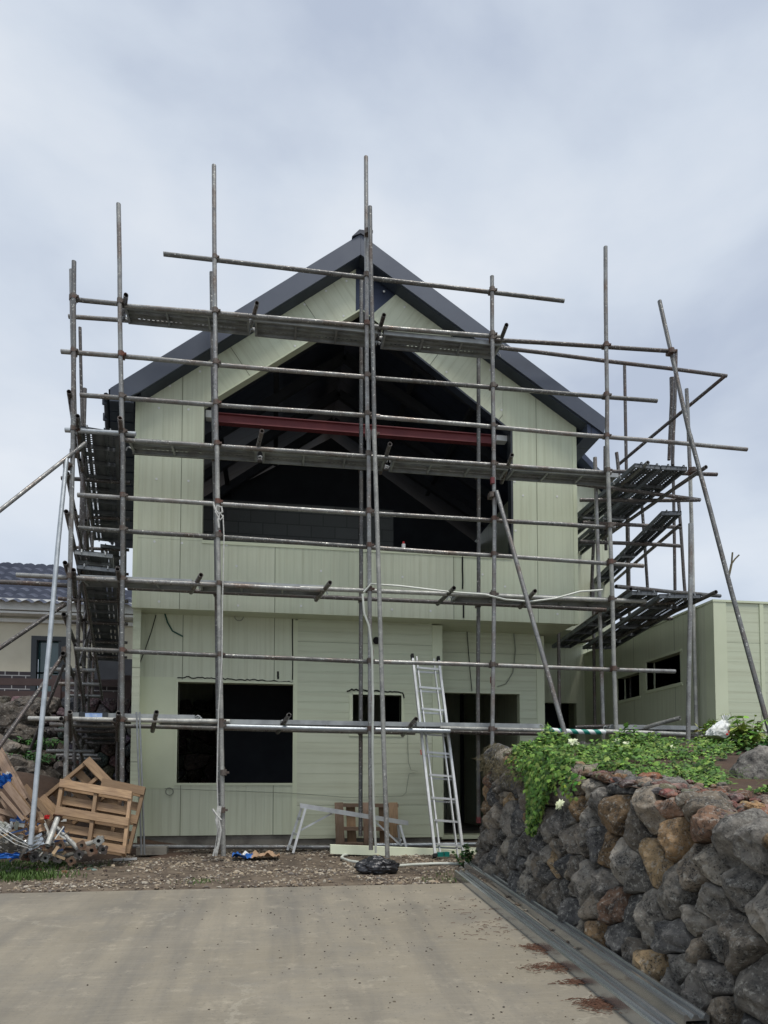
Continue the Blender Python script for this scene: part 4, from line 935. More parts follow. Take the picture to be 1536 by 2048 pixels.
# white plastic bag on the terrace
def blob(name, m, c, ax, rnd, label, cat, fold=.35, sub=5, parent=None, pts=None):
    b = MB(); bm = bmesh.new(); bmesh.ops.create_icosphere(bm, subdivisions=sub, radius=1); sd_ = rnd.random()*50; vs = []
    for v in bm.verts:
        p = v.co.copy(); n_ = noise.noise(p*1.6+V((sd_, 0, 0)))*.5+abs(noise.noise(p*3.6+V((0, sd_, 0))))*fold+abs(noise.noise(p*9+V((0, sd_, 4))))*fold*.35
        p = p*(1+n_*.55); p.z = max(p.z, -.55); vs.append(V(c)+V(ax[0])*p.x+V(ax[1])*p.y+V(ax[2])*p.z)
    b.raw(vs, [tuple(q.index for q in f.verts) for f in bm.faces]); bm.free()
    return b.build(name, m, parent, label=label, cat=cat, smooth=True)
c = Q(1443, 1460, 6.6)
bag = thing('plastic_bag', c-V((0, 0, .12)), 'crumpled white plastic bag leaning among the shrubs on the terrace', 'plastic bag')
blob('bag_body', M['bag_white'], c+V((-.03, 0, -.02)), ((.10, 0, -.02), (0, .08, 0), (.06, 0, .10)), random.Random(3), None, None, parent=bag)
b = MB()
for k in range(14):
    a = k/14*pi*2; b.face([c+V((.05, 0, .06)), c+V((.05+.05*cos(a), .03*sin(a), .13+.05*rv.random())), c+V((.05+.05*cos(a+.45), .03*sin(a+.45), .12+.05*rv.random()))])
b.build('bag_neck', M['bag_white'], bag, merge=False)
b = MB(); b.box(c+V((-.01, -.088, -.06)), c+V((.015, -.082, -.04))); b.box(c+V((.02, -.085, -.035)), c+V((.03, -.079, -.01))); b.build('red_print', M['red'], bag)

# ============================================================ THINGS ON THE SITE
# ladder
lad = thing('ladder', QG(900, 1712), 'aluminium extension ladder leaning upright in front of the entrance', 'ladder')
def beam(b, a, c, w, d, up=V((0, 1, 0))):
    a = V(a); c = V(c); x = (c-a); n_ = x.normalized().cross(up).normalized(); m_ = n_.cross(x.normalized()); b.obox((a+c)/2, x/2, n_*w/2, m_*d/2)
LR = [((823, 1309), (869, 1712)), ((875, 1314), (926, 1716))]
YT, YB = 9.15, 8.35
def lp(px, py): t = (py-1309)/(1712-1309); return Q(px, py, YT+(YB-YT)*t)
def addp(name, m, par, *bs, **k):
    b = MB()
    for a, c, w, d in bs: beam(b, a, c, w, d)
    return b.build(name, m, par, **k)
for (a, c), off in ((LR[0], 0), (LR[1], 0)):
    A, C = lp(*a), lp(*c); addp('rail', M['alu'], lad, (A, C, .010, .05), (A+V((.012, -.022, 0)), C+V((.012, -.022, 0)), .024, .006), (A+V((.012, .022, 0)), C+V((.012, .022, 0)), .024, .006))
A, C = lp(834, 1313), lp(882, 1712); addp('rail', M['alu'], lad, (A+V((0, .04, 0)), C+V((0, .04, 0)), .018, .05))
A, C = lp(868, 1318), lp(917, 1716); addp('rail', M['alu'], lad, (A+V((0, .03, 0)), C+V((0, .03, 0)), .014, .05))
for y in (1335, 1374, 1417, 1461, 1504, 1549, 1595, 1640, 1688):
    t = (y-1309)/403; xl = 824+46*t; xr = 875+51*t
    addp('rung', M['alu'], lad, (lp(xl+6, y), lp(xr, y+4), .026, .032)); 
    if y not in (1640,): addp('rung', M['alu'], lad, (lp(xl+6, y+7)+V((0, .05, 0)), lp(xr, y+10)+V((0, .05, 0)), .022, .03))
for px, py in ((824, 1309), (876, 1314)): addp('end_cap', M['black'], lad, (lp(px, py), lp(px+1, py+8), .035, .065))
for px, py in ((869, 1708), (926, 1712)): addp('foot', M['black'], lad, (lp(px, py), lp(px+1, py+7), .04, .08))
addp('rail_tip', M['red'], lad, (lp(842, 1500)+V((-.012, -.04, 0)), lp(843, 1510)+V((-.012, -.04, 0)), .012, .01))
# trestle platform
tr = thing('trestle', QG(700, 1700), 'folding aluminium work platform standing lopsided by the wall', 'trestle')
A, C = Q(601, 1611, 8.95), Q(815, 1646, 9.15); dy = V((0, .28, .0))
b = MB(); b.obox((A+C)/2+dy*.5, (C-A)/2, V((0, .15, 0)), V((0, 0, .022))); b.build('platform', M['alu'], tr)
b = MB(); b.obox((A+C)/2+V((0, -.014, 0)), (C-A)/2*1.01, V((0, .006, 0)), V((0, 0, .03))); b.build('edge_rail', M['alu'], tr)
for a, c, yy in (((611, 1616), (586, 1706), 8.93), ((603, 1616), (575, 1700), 9.2), ((800, 1650), (813, 1696), 9.12), ((796, 1650), (800, 1690), 9.42)):
    addp('leg', M['alu'], tr, (Q(*a, yy), Q(*c, yy-.03), .030, .022))
for q in (.25, .6, .9): p0 = Q(611, 1616, 8.93).lerp(Q(586, 1706, 8.90), q); p1 = Q(603, 1616, 9.2).lerp(Q(575, 1700, 9.17), q); addp('step', M['alu'], tr, (p0, p1, .03, .02))
p0 = Q(802, 1680, 9.1); addp('step', M['alu'], tr, (p0, p0+V((-.03, .3, 0)), .03, .02))
addp('brace', M['alu'], tr, (Q(602, 1660, 9.0), Q(668, 1624, 9.1), .022, .014)); addp('brace', M['alu'], tr, (Q(747, 1640, 9.14), Q(803, 1692, 9.12), .022, .014))
# pallets
def pallet(o, ux, vx, label, nrm=None, m='wood', nb=5, nf=3, mark=False, fn=None):
    # o: top left corner, ux: top right, vx: bottom left
    o, ux, vx = V(o), V(ux), V(vx); u = ux-o; v = vx-o; n_ = v.cross(u).normalized()
    if n_.y < 0: n_ = -n_
    lu, lv = u.length, v.length; uh, vh = u/lu, v/lv
    t = thing('pallet', (o+ux+vx+(ux+v))/4, label, 'pallet'); t.location.z = min(p.z for p in (o, ux, vx, ux+v))
    def bd(name, c, L, W, D, ax, ay):
        b = MB(); b.obox(c, ax*L/2, ay*W/2, n_*D/2); return b.build(name, M[m], t)
    for k in range(nf):  # front boards
        f = k/(nf-1); w = .095; bd('board', o+u/2+vh*(w/2+f*(lv-w))+n_*.011, lu*R.uniform(.985, 1.0), w*R.uniform(.92, 1.05), .02, uh, vh)
    for k in range(nb):
        f = k/(nb-1); w = .10; bd('board', o+u/2+vh*(w/2+f*(lv-w))+n_*.124, lu*R.uniform(.97, 1.0), w*R.uniform(.85, 1.1), .02, uh, vh)
    for k in range(3):
        f = k/2; w = .038; s_ = bd('stringer', o+v/2+uh*(w/2+f*(lu-w))+n_*.0675, lv*.995, w, .088, vh, uh)
    return t, o, uh, vh, n_, lu, lv
pallet(Q(120, 1557, 8.25), Q(264, 1582, 8.25), Q(100, 1684, 8.0), 'front upright wooden pallet with three stringers showing, behind the steel props')
pallet(Q(179, 1513, 8.45), Q(236, 1572, 8.43), Q(74, 1600, 8.30), 'wooden pallet standing on its corner like a diamond at the back of the pile')
pallet(Q(205, 1556, 8.42), Q(291, 1574, 8.45), Q(170, 1690, 8.22), 'wooden pallet mostly hidden behind the front one, nearest the house corner')
t_, o_, uh, vh, n_, lu, lv = pallet(Q(-24, 1500, 8.2), Q(14, 1568, 8.1), Q(30, 1600, 7.8), 'broken tilted pallet with stamped marks at the left edge', m='wood_old')
pallet(Q(-70, 1560, 7.9), Q(-5, 1580, 7.95), Q(-10, 1660, 7.6), 'dark weathered pallet lying lowest at the left edge', m='wood_old')
def loose(name, m, a, c, w, d, lb, cat): b = MB(); beam(b, a, c, w, d); tag(b.build(name, M[m]), lb, cat)
loose('board', 'wood_old', Q(12, 1568, 7.75), Q(58, 1628, 7.6), .075, .02, 'grey brown board stamped with black marks lying down the left heap', 'board')
loose('board', 'wood', Q(20, 1566, 7.8), Q(64, 1622, 7.7), .03, .02, 'narrow orange board beside the stamped board', 'board')
loose('board', 'wood_old', Q(0, 1585, 7.6), Q(48, 1640, 7.5), .03, .03, 'thin pale strip just left of the stamped board', 'board')
loose('board', 'wood', Q(50, 1572, 8.4), Q(104, 1640, 8.1), .06, .02, 'light board poking out left of the diamond pallet', 'board')
fc = bpy.data.curves.new('marks', 'FONT'); fc.body = 'LT01\u00a9'; fc.size = .085; fc.extrude = .0005; fo = bpy.data.objects.new('tmp', fc); COL.objects.link(fo)
bpy.context.view_layer.update(); dg = bpy.context.evaluated_depsgraph_get(); me = bpy.data.meshes.new_from_object(fo.evaluated_get(dg)); bpy.data.objects.remove(fo)
me.materials.clear(); me.materials.append(M['black'])
A, C = Q(20, 1578, 7.745), Q(58, 1628, 7.62); x = (C-A).normalized(); y = V((0, -1, 0)).cross(x); y = -y if y.z < 0 else y; y = (y-x*y.dot(x)).normalized(); z = x.cross(y)
sm_ = bpy.data.objects.new('stamp', me); COL.objects.link(sm_)
for o in bpy.data.objects:
    if o.get('label', '').startswith('grey brown board stamped'): brd = o
sm_.parent = brd; Mx = Matrix((x, y, z)).transposed().to_4x4(); Mx.translation = A+x*.02-y*.03-V((0, .02, 0))-wloc(brd); sm_.matrix_local = Mx
pallet(Q(669, 1606, 9.62), Q(797, 1604, 9.62), Q(671, 1692, 9.5), 'small weathered pallet leaning on the wall behind the trestle', m='wood_old', nb=4, nf=2) if False else None
# the pallet behind the trestle has upright boards
def upallet():
    t = thing('pallet', Q(733, 1692, 9.6), 'weathered pallet with upright boards leaning on the wall behind the trestle', 'pallet')
    for x0, x1, f, m in ((669, 686, 0, 'wood_old'), (725, 743, 0, 'wood_old'), (777, 795, 0, 'wood'), (692, 710, 1, 'wood'), (757, 772, 1, 'wood')):
        a = Q((x0+x1)/2, 1605 if not f else 1614, 9.62 if not f else 9.72); c = Q((x0+x1)/2+3, 1690, 9.50 if not f else 9.62); b = MB(); beam(b, a, c, (x1-x0)/1400*9.7, .02); b.build('board', M[m], t)
    for y in (1610, 1657, 1688): b = MB(); beam(b, Q(671, y, 9.66-.0012*(y-1605)), Q(796, y+1, 9.66-.0012*(y-1605)), .05, .075); b.build('stringer', M['wood_old'], t)
upallet()
# lying foam / panel strip
a, c = Q(661, 1697, 8.7), Q(1052, 1712, 8.72); b = MB(); b.obox((a+c)/2+V((0, .05, -.01)), (c-a)/2, V((0, .05, 0)), V((0, 0, .055))); tag(b.build('panel_strip', M['cream']), 'long cream panel strip lying in front of the trestle', 'panel strip')
a, c = Q(868, 1698, 8.95), Q(985, 1704, 8.95); b = MB(); b.obox((a+c)/2+V((0, .05, -.01)), (c-a)/2, V((0, .04, 0)), V((0, 0, .05))); tag(b.build('panel_strip', M['cream']), 'short cream panel strip lying behind the ladder feet', 'panel strip')
# bin liner and sack
p = QG(755, 1748); blob('bin_bag', M['bag_black'], p+V((0, 0, .07)), ((.20, 0, 0), (0, .13, 0), (-.02, 0, .10)), random.Random(8), 'crumpled black bin liner lying on the gravel', 'bin bag', .38)
p = QG(512, 1718); sk = thing('cement_sack', p, 'flattened brown paper sack with blue and white print on the gravel', 'sack')
def sheet(name, m, c, w, d, h, rnd, par, x0=0, x1=1):
    b = MB(); n = 22; sd_ = 17.3
    P = {}
    for i in range(n+1):
        for j in range(11):
            u = x0+(x1-x0)*i/n; v = j/10; q = V((c.x+(u-.5)*w+.02*noise.noise(V((v*4, u*3, sd_))), c.y+(v-.5)*d, c.z+.012+h*abs(noise.noise(V((u*4.3, v*2.2, sd_))))*1.3+h*.45*abs(noise.noise(V((u*11, v*6, sd_)))))); P[i, j] = q
    for i in range(n):
        for j in range(10): b.face([P[i, j], P[i+1, j], P[i+1, j+1], P[i, j+1]])
    return b.build(name, m, par, smooth=True)
sheet('printed_part', M['blue'], p, .56, .30, .12, R, sk, 0, .42); sheet('paper', M['kraft'], p, .56, .30, .12, R, sk, .42, 1); sheet('white_print', M['white'], p+V((0, 0, .004)), .56, .24, .12, R, sk, .18, .34)
# teal clamp box by the ladder
b = MB(); q = Q(887, 1708, 8.3); b.box(q+V((-.07, 0, -.035)), q+V((.0, .06, .02))); b.box(q+V((.012, 0, -.035)), q+V((.075, .06, .022))); tag(b.build('tape_rolls', M['teal']), 'two small teal boxes at the foot of the ladder', 'box')
# block
p = Q(306, 1702, 9.0); b = MB(); b.box(p+V((-.20, 0, -.05)), p+V((.16, .18, .045))); tag(b.build('concrete_block', M['found']), 'light grey concrete block lying at the foot of the house corner', 'block')
b = MB(); q = QG(250, 1722); b.obox(q+V((0, 0, .02)), V((.13, .01, .004)), V((0, .02, 0)), V((0, 0, .012))); tag(b.build('board', M['white']), 'white splinter of board on the gravel below the pallets', 'board')
# hoses and ropes
wire('hose', [(725, 1188), (728, 1225), (738, 1252), (744, 1300), (746, 1400), (745, 1500), (747, 1600), (752, 1706)], 8.36, M['hose'], .014, 'white hose hanging down beside the middle scaffold pole', 'hose')
wire('hose', [(727, 1185), (742, 1168), (800, 1172), (900, 1184), (970, 1189), (1010, 1199), (1060, 1203), (1110, 1197), (1160, 1183), (1205, 1180)], 8.42, M['hose'], .012, 'white hose lying along the scaffold level above the entrance', 'hose')
b = MB(); b.tube([QG(x, y, .02) for x, y in ((760, 1704), (712, 1706), (686, 1711), (683, 1716), (700, 1722), (740, 1728), (790, 1732), (830, 1729), (880, 1727), (930, 1728))], .016, 8, False); tag(b.build('hose', M['hose'], smooth=True), 'white hose looped on the gravel behind the black bin liner', 'hose')
b = MB(); b.tube([Q(x, y, 8.42) for x, y in ((426, 1005), (430, 1018), (437, 1028), (445, 1024), (443, 1014), (434, 1012), (431, 1024), (440, 1040), (446, 1034), (440, 1026), (436, 1040), (438, 1056))], .012, 8, False); b.tube([Q(x, y, 8.42) for x, y in ((446, 1030), (448, 1075), (445, 1200), (444, 1320), (437, 1420), (434, 1560), (436, 1620))], .007, 6, False); tag(b.build('rope', M['rope'], smooth=True), 'white rope knotted round the second scaffold pole and hanging down', 'rope')
b = MB()
for k in range(3): b.tube([Q(x+k*3-3+R.uniform(-2, 2), y, 8.36) for x, y in ((438, 1612), (434, 1640), (438, 1660), (434, 1690), (431, 1712))], .012, 6, False)
b.tube([Q(x, y, 8.36) for x, y in ((425, 1618), (432, 1628), (442, 1640))], .014, 6, False)
tag(b.build('rope', M['rope'], smooth=True), 'bundle of white rope and cloth tied near the foot of the second pole', 'rope')
for k, x0 in enumerate((273, 279)):
    b = MB(); b.tube([Q(x0, 1424, 8.45), Q(x0+5, 1560, 8.6), Q(x0+10, 1709, 8.8)], .011, 8, False); tag(b.build('rod', M['tube_new']), ('left' if k == 0 else 'right')+' one of two thin pale rods leaning at the house corner', 'rod')
# two galvanised channels on the driveway
def channel(a, c, off, label):
    a, c = V(a), V(c); d = (c-a).normalized(); s_ = V((0, 0, 1)).cross(d).normalized(); s_ = -s_ if s_.x > 0 else s_; u = s_.cross(d); u = -u if u.z < 0 else u
    prof = [(-.055, 0), (-.055, .072), (-.046, .082), (-.036, .082), (-.028, .060), (-.012, .060), (-.004, .080), (.012, .080), (.022, .056), (.042, .082), (.055, .078), (.055, 0), (.046, 0), (.046, .050), (-.046, .050), (-.046, 0)]
    b = MB(); P0 = [a+s_*x*1.22+u*y for x, y in prof]; P1 = [c+s_*x*1.22+u*y for x, y in prof]; n = len(prof)
    for i in range(n): j = (i+1) % n; b.face([P0[i], P1[i], P1[j], P0[j]])
    for P in (P0, P1):
        b.face([P[0], P[1], P[2], P[3], P[4], P[14], P[15]]); b.face([P[4], P[5], P[6], P[7], P[8], P[13], P[14]]) ; b.face([P[8], P[9], P[10], P[11], P[12], P[13]])
    b.face([a+s_*.05+u*.005, a-s_*.05+u*.005, a-s_*.05+u*.06, a+s_*.05+u*.06][::1]) if 0 else None
    return tag(b.build('steel_channel', M['steel_new']), label, 'steel channel', 'galvanised channels lying on the driveway')
channel(QG(940, 1737), QG(1393, 2062), 0, 'galvanised steel channel lying nearest the stone wall, its open end in view')
channel(QG(922, 1756), QG(1335, 2085), 0, 'galvanised steel channel lying on the open driveway side, cut off by the frame')
# dead needles
rn = random.Random(9)
for i, (px, py, sx, sy, n, lb) in enumerate(((1080, 1897, .07, .07, 260, 'furthest clump of brown pine needles on the concrete beside the channels'), (1112, 1937, .12, .05, 260, 'long thin clump of brown needles second from the house'), (1165, 1966, .08, .03, 170, 'smallest clump of brown needles against the channel'), (1195, 2010, .075, .06, 320, 'nearest clump of brown needles at the bottom of the photo'))):
    p = QG(px, py); b = MB()
    for k in range(n):
        q = p+V((rn.gauss(0, sx*.8)+ (0), rn.gauss(0, sy), .003+rn.random()*.010)); a = rn.gauss(0, .6); L = rn.uniform(.015, .05); d = V((cos(a), sin(a), rn.uniform(-.05, .05)))*L
        b.tube([q-d/2, q+V((0, 0, rn.uniform(0, .006))), q+d/2], .0016, 4, False)
    tag(b.build('pine_needles', M['needles'], merge=False), lb, 'pine needles', 'dead needle clumps on the driveway', 'stuff')
b = MB()
for k in range(170):
    q = QG(rn.gauss(1010, 60), rn.uniform(1780, 1880)); 
    if q.x > 1.95: continue
    a = rn.uniform(-.9, .9); L = rn.uniform(.01, .06); d = V((cos(a), sin(a), 0))*L; b.tube([q-d/2+V((0, 0, .003)), q+V((rn.gauss(0, .004), rn.gauss(0, .004), .006)), q+d/2+V((0, 0, .003))], .0013, 4, False)
b.build('twigs', M['needles'], kind='stuff', label='tiny dark twigs strewn on the concrete left of the channels', cat='twigs', merge=False)
# steel props with flanges
def flange_mesh():
    b = MB(); n = 48; pr = []
    for k in range(n): a = 2*pi*k/n; r = .060+.009*cos(4*a+pi/4*4); pr.append((r*cos(a), r*sin(a)))
    inn = [(.023*cos(2*pi*k/n), .023*sin(2*pi*k/n)) for k in range(n)]
    for y, fl in ((0, 1), (.008, 0)):
        for k in range(n): j = (k+1) % n; b.face([(pr[k][0], y, pr[k][1]), (pr[j][0], y, pr[j][1]), (inn[j][0], y, inn[j][1]), (inn[k][0], y, inn[k][1])])
    for k in range(n): j = (k+1) % n; b.face([(pr[k][0], 0, pr[k][1]), (pr[j][0], 0, pr[j][1]), (pr[j][0], .008, pr[j][1]), (pr[k][0], .008, pr[k][1])])
    return b
def prop(p, d, L=.6, hollow=False, label=None, fm='rust'):
    p = V(p); d = V(d).normalized(); t = thing('steel_prop', p, label or 'steel prop in the heap, its flanged end facing the driveway', 'steel prop', 'steel props heaped beside the pallets')
    b = MB(); b.tube([p+d*.004, p+d*L], .027, 12, True); b.build('tube', M['tube_white'], t, smooth=True)
    if not hollow:
        f = flange_mesh(); y = d; x = y.cross(V((0, 0, 1))).normalized(); z = x.cross(y); Mx = Matrix((x, y, z)).transposed() @ Matrix.Rotation(R.uniform(0, 1.5), 3, 'Y')
        k = R.uniform(.75, .95)
        f.v = [p+Mx @ (V(v)*k) for v in f.v]; o = f.build('flange', M[fm], t)
for px, py in ((69, 1714), (90, 1716), (115, 1716), (95, 1694), (120, 1691), (158, 1709), (163, 1691), (183, 1701), (206, 1699), (52, 1713), (142, 1722)):
    fm_ = R.choice(('rust', 'rust', 'rust', 'tube_dark', 'tube_white'))
    prop(Q(px, py, 7.75+R.uniform(-.08, .05)), (R.uniform(-.25, .25), 1, R.uniform(-.01, .06)), .55, fm=fm_, label={'rust': 'steel prop in the heap showing a rusty brown flange to the driveway', 'tube_dark': 'steel prop in the heap showing a nearly black flange', 'tube_white': 'steel prop low in the heap showing a pale grey flange'}[fm_])
prop(Q(197, 1682, 7.9), (-.1, 1, .05), .45, label='steel prop topmost at the right of the heap, its flange greenish', fm='tube_white'); 
prop(Q(116, 1634, 7.75), Q(98, 1682, 7.55)-Q(116, 1634, 7.75), .36, label='short steel prop leaning upright on the heap, flange at the top')
prop(Q(84, 1640, 7.8), Q(98, 1674, 7.7)-Q(84, 1640, 7.8), .32, label='short steel prop leaning to the right with a clamp ring')
prop(Q(112, 1655, 7.85), Q(148, 1690, 7.8)-Q(112, 1655, 7.85), .34, label='steel prop slanting down to the right in front of the pallet', hollow=True)
prop(Q(33, 1703, 7.65), Q(75, 1688, 7.75)-Q(33, 1703, 7.65), .3, label='bare pipe lying across the left of the heap, open end forward', hollow=True)
# rubbish heap at left
def scrap(name, m, px, py, Y, w, h, lb, cat, d=.02, rot=0.):
    c = Q(px, py, Y); b = MB(); u = V((cos(rot), 0, sin(rot)))*w/2; v = V((-sin(rot), .5, cos(rot)))*h/2; n = 10; nn = u.cross(v).normalized()*d
    P = {(i, j): c+u*(i/n*2-1)+v*(j/n*2-1)+nn*(noise.noise(V((i*.5, j*.5, px)))*2.2) for i in range(n+1) for j in range(n+1)}
    for i in range(n):
        for j in range(n): b.face([P[i, j], P[i+1, j], P[i+1, j+1], P[i, j+1]]); b.face([q+nn.normalized()*.004 for q in (P[i, j], P[i, j+1], P[i+1, j+1], P[i+1, j])])
    tag(b.build(name, M[m], smooth=True), lb, cat)
scrap('tarp', 'blue', 5, 1562, 7.9, .16, .14, 'crumpled blue tarp at the top of the left heap', 'tarp', .05)
scrap('paper', 'white', 18, 1550, 8.0, .08, .05, 'white paper scrap above the stamped board', 'paper', .02, -.5)
scrap('sack', 'kraft', 62, 1650, 7.7, .26, .20, 'brown paper sack among the props', 'sack', .05, .3)
scrap('tarp', 'blue', 46, 1640, 7.75, .12, .10, 'blue plastic sheet under the galvanised pole foot', 'tarp', .04, .2)
scrap('wrapper', 'red', 94, 1634, 7.6, .05, .04, 'small red striped wrapper on the props', 'wrapper', .01)
scrap('metal_sheet', 'steel_new', 58, 1690, 7.6, .30, .12, 'bent galvanised sheet between the props', 'metal sheet', .02, .45)
scrap('metal_sheet', 'tube_white', 22, 1678, 7.6, .22, .10, 'pale green painted offcut in the left heap', 'offcut', .02, -.1)
scrap('stone_slab', 'found', 20, 1695, 7.5, .22, .10, 'grey broken slab at the foot of the left heap', 'slab', .05)
scrap('tarp', 'blue', 10, 1712, 7.35, .26, .05, 'flat blue strip lowest in the left heap', 'tarp', .02)
scrap('plastic', 'bag_white', 8, 1655, 7.6, .16, .10, 'white plastic sheeting at the left edge of the heap', 'plastic sheet', .05)
for k in range(3): b = MB(); b.tube([Q(-5, 1650+k*7, 7.5), Q(30, 1672+k*8, 7.45), Q(62, 1690+k*4, 7.5)], .004, 6, False); tag(b.build('cord', M['rope']), ('upper', 'middle', 'lower')[k]+' of three white cords across the left heap', 'cord')
b = MB()
for k in range(60):
    p = Q(rn.uniform(-20, 215), rn.uniform(1700, 1724), rn.uniform(7.6, 8.1)); rock(b, (p.x, p.y, gz(p.y)+.02), rn.uniform(.015, .045), tuple(q*rn.uniform(.6, 1.1) for q in rn.choice(RED+ST)), rn, 2)
b.build('rubble', M['stone'], kind='stuff', label='broken stones under the prop heap', cat='rubble', smooth=True)

b = MB()
for k in range(110):
    q = Q(rn.uniform(-30, 130), rn.uniform(1640, 1715), rn.uniform(7.5, 8.1)); q.z = max(q.z, gz(q.y)+.02); L = rn.uniform(.03, .16); a = rn.uniform(-.5, 1.2)
    d = V((cos(a)*L, rn.uniform(-.1, .1), sin(a)*L)); w = V((-sin(a), 0, cos(a)))*rn.uniform(.004, .018); b.cur = rn.choice([(.35, .25, .15), (.22, .16, .11), (.5, .5, .46), (.12, .11, .10), (.3, .32, .28), (.07, .12, .25)]); b.obox(q, d/2, w, V((0, .004, 0)))
b.build('scrap', M['gravel'], kind='stuff', label='splinters and scraps of wood, plastic and metal littering the left heap', cat='scrap', merge=False)
# ============================================================ BACKGROUND AT LEFT
# dirt mound
b = MB(); nx = 40
def mz(x, y): return gz(y)+max(0, 1.05*math.exp(-((x+3.6)/1.5)**2-((y-10.6)/1.1)**2))+.08*noise.noise(V((x*2, y*2, 0)))
for i in range(nx):
    for j in range(24):
        f = lambda a, c: V((-7+a*.15, 8.6+c*.18, mz(-7+a*.15, 8.6+c*.18)-.02)); b.face([f(i, j), f(i+1, j), f(i+1, j+1), f(i, j+1)])
b.build('dirt_mound', M['soil_red'], kind='structure', label='brown heap of soil behind the pallets', smooth=True)
# upper terrace of the neighbour
NZ = 3.12
b = MB(); b.face([V((-30, 14.3, NZ)), V((-2.3, 14.3, NZ)), V((-2.3, 40, NZ)), V((-30, 40, NZ))]); b.face([V((-30, 14.35, NZ)), V((-2.3, 14.35, NZ)), V((-2.3, 14.35, .3)), V((-30, 14.35, .3))])
b.build('upper_terrace', M['soil'], kind='structure', label='raised ground of the house next door')
bw = thing('retaining_wall', (-4, 14.3, .6), 'black dry stone retaining wall below the house next door', 'stone wall')
b = MB()
def bmap(s, h, d): return V((s, 14.25-d, .55+h))
for c in voronoi(layout(-5.6, -1.2, 0, 2.55, .30, .26, rw), -5.8, -1.0, 0, 2.6): cellstone(b, c, bmap, .10, tuple(q*rw.uniform(.35, .7) for q in rw.choice(ST)), rw, .01, 24)
b.build('stones', M['stone'], bw, smooth=True)
for i, (px, py, Y, r, tn, lb) in enumerate(((25, 1440, 12.6, .32, .6, 'dark boulder high at the left edge behind the raker pole'), (10, 1425, 13, .3, .5, 'dark boulder topmost at the left edge'), (50, 1470, 12.6, .30, .7, 'round dark boulder left of the ferns'), (8, 1500, 12.2, .38, 1.1, 'lighter grey boulder at the left edge in mid height'), (30, 1550, 11.6, .50, .9, 'large brown boulder lowest at the left edge'), (75, 1430, 13.2, .28, .4, 'small black boulder beside the black stone wall'), (-15, 1460, 12.6, .3, .6, 'boulder half out of the frame at the left edge'), (60, 1410, 13.4, .25, .5, 'small boulder under the brown fence'))):
    b = MB(); rock(b, Q(px, py, Y), r, (.12*tn, .105*tn, .095*tn), random.Random(60+i), 4, (1.25, 1, .75)); b.build('boulder', M['stone'], label=lb, cat='boulder', smooth=True, group='boulders below the brown fence')
for i, (px, py, Y, n, h, lb) in enumerate(((45, 1540, 11.7, 40, .75, 'tall fern like grass clump growing between the boulders'), (62, 1500, 12.4, 26, .5, 'smaller grass clump above the fern between boulders and wall'))):
    p = Q(px, py, Y); b = MB()
    for k in range(n*3):
        a = rv.uniform(0, 6.28); q = [p+V((rv.gauss(0, .12), rv.gauss(0, .06), 0))]; d = V((cos(a)*.35, sin(a)*.3, 1)).normalized(); hh = h*rv.uniform(.4, 1)
        for s_ in range(5): d = (d+V((cos(a)*.22, sin(a)*.2, -.22))).normalized(); q.append(q[-1]+d*hh/5)
        c_ = tuple(v*rv.uniform(.6, 1.1) for v in (.05, .13, .03))
        for s_ in range(5): w = V((sin(a), -cos(a), 0))*.012*(1-s_/6); b.face([q[s_]-w, q[s_]+w, q[s_+1]+w*.8, q[s_+1]-w*.8], col=c_)
        for s_ in range(2, 6): leaf(b, q[s_], V((0, -.5, 1)), .07, c_, rv, LANCE)
    b.build('grass_clump', M['leaf'], label=lb, cat='plant', merge=False)
# neighbour house
nb = thing('neighbour_house', (-6, 18, NZ), 'cream rendered house with a dark blue tiled roof and dark brick base', 'house')
NY = 17.3
def np_(name, m, fn, par=None, **k): b = MB(); fn(b); return b.build(name, m, par or nb, **k)
zE = Q(60, 1212, 16.7).z; zC0 = Q(30, 1228, NY).z; zbk = Q(30, 1345, NY).z
wx0, wx1 = Q(63, 1300, NY).x, Q(134, 1300, NY).x; wz1, wz0 = Q(100, 1273, NY).z, Q(100, 1383, NY).z
xr = Q(300, 1300, NY).x
np_('wall', M['render'], lambda b: holes(b, -12, xr, zbk+.02, zC0, [(wx0, wx1, zbk+.02, wz1)], NY, NY+.3))
np_('brick_base', M['brick'], lambda b: holes(b, -12, xr, NZ-.2, zbk+.02, [(wx0, wx1, wz0, zbk+.02)], NY-.02, NY+.28))
zc1, zc2, zc3 = Q(30, 1206, NY).z, Q(30, 1228, NY).z, Q(30, 1237, NY).z
np_('cornice', M['white'], lambda b: [b.box((-12, NY-.45, zc2), (xr, NY, zc1)), b.box((-12, NY-.40, zc2-.07), (xr, NY, zc2-.02)), b.box((-12, NY-.10, zc3-.10), (xr, NY-.003, zc3-.02))])
wn = np_('window', M['frame'], lambda b: [b.box((wx0, NY-.03, wz0), (wx0+.12, NY+.1, wz1)), b.box((wx1-.12, NY-.03, wz0), (wx1, NY+.1, wz1)), b.box((wx0+.12, NY-.03, wz1-.1), (wx1-.12, NY+.1, wz1)), b.box(((wx0+wx1)/2+.2, NY, wz0), ((wx0+wx1)/2+.28, NY+.1, wz1-.1))])
b = MB(); b.box((wx0+.12, NY+.12, wz0), (wx1-.12, NY+.14, wz1-.1)); b.build('pane', M['glass'], wn)
np_('dark_canopy', M['interior'], lambda b: b.box((Q(178, 1300, 16.8).x, 16.7, Q(200, 1366, 16.8).z), (Q(275, 1300, 16.8).x, 17.2, Q(200, 1318, 16.8).z)))
xR_ = Q(300, 1215, 16.7).x
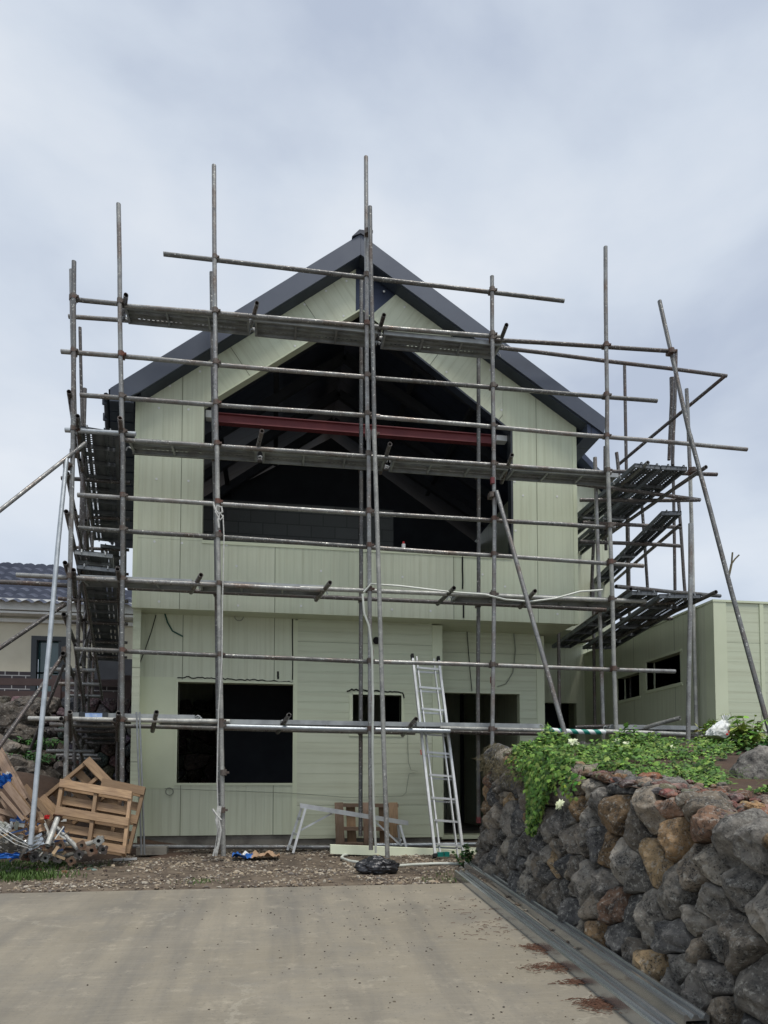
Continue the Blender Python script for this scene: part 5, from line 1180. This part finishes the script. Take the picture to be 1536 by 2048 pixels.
def roofz(x, y):
    f = zE+(y-16.7)*.80; r = zE+(Q(300, 1215, 16.7).x+.6-x)*.42; l = Q(62, 1150, 19.5).z-.02+(x-Q(40, 1150, 19.5).x)*.16
    return min(f, r, max(l, zE+.4), Q(90, 1143, 18.7).z)
b = MB(); rx = [-11+i*.045 for i in range(int((xR_+.5+11)/.045))]; ry = []
for k in range(14):
    y0 = 16.65+k*.24; ry += [(y0, .09), (y0+.23, 0)]
P = {}
for i, x in enumerate(rx):
    for j, (y, dz_) in enumerate(ry): P[i, j] = V((x, y, roofz(x, y)+dz_+.07*abs(sin(x*pi/.27))))
for i in range(len(rx)-1):
    for j in range(len(ry)-1): b.face([P[i, j], P[i+1, j], P[i+1, j+1], P[i, j+1]])
b.build('roof', M['tile'], nb, smooth=True)
np_('ridge_tile', M['tile'], lambda b: [b.tube([Q(75, 1145, 18.7), Q(112, 1145, 18.8)], .10, 8, False), b.tube([Q(75, 1145, 18.7), Q(-40, 1174, 18.0)], .09, 8, False)])
np_('back_roof', M['tile'], lambda b: b.face([V((-12, 20.3, zE+.2)), V((xR_, 20.3, zE+.2)), V((xR_, 20.3, zE-.6)), V((-12, 20.3, zE-.6))]))
# fence
fn = thing('fence', (-5, 15.2, NZ), 'brown two rail wooden fence in front of the house next door', 'fence')
for (a, c) in (((-60, 1362), (160, 1366)), ((-60, 1388), (290, 1392))):
    b = MB(); b.obox((Q(*a, 15.2)+Q(*c, 15.2))/2, (Q(*c, 15.2)-Q(*a, 15.2))/2, V((0, .03, 0)), V((0, 0, .07))); b.build('rail', M['fence'], fn)
b = MB(); b.obox((Q(150, 1366, 15.2)+Q(290, 1366, 15.2))/2, (Q(290, 1366, 15.2)-Q(150, 1366, 15.2))/2, V((0, .03, 0)), V((0, 0, .07))); b.build('rail', M['fence'], fn)
for px in (-20, 115, 176, 255):
    a = Q(px, 1352, 15.15); b = MB(); b.box((a.x-.09, 15.06, NZ-.1), (a.x+.09, 15.16, a.z)); b.build('post', M['fence'], fn)
# bare branch behind the garage
def branch(b, p, d, L, r, n):
    q = [p]
    for k in range(4): d = (d+V((rv.gauss(0, .12), 0, rv.gauss(0, .08)))).normalized(); q.append(q[-1]+d*L/4)
    b.tube(q, r, 6, False, r2=r*.6); return q[-1], d
b = MB(); p0 = Q(1455, 1165, 11); p1 = Q(1463, 1128, 11); b.tube([p0, p1], .022, 6, False); b.tube([p1, Q(1465, 1105, 11)], .016, 6, False); b.tube([p1, Q(1470, 1118, 11), Q(1478, 1110, 11)], .014, 6, False)
tag(b.build('branch', M['stem']), 'short bare forked branch sticking up above the garage roof', 'branch')
print('objects', len(bpy.data.objects))
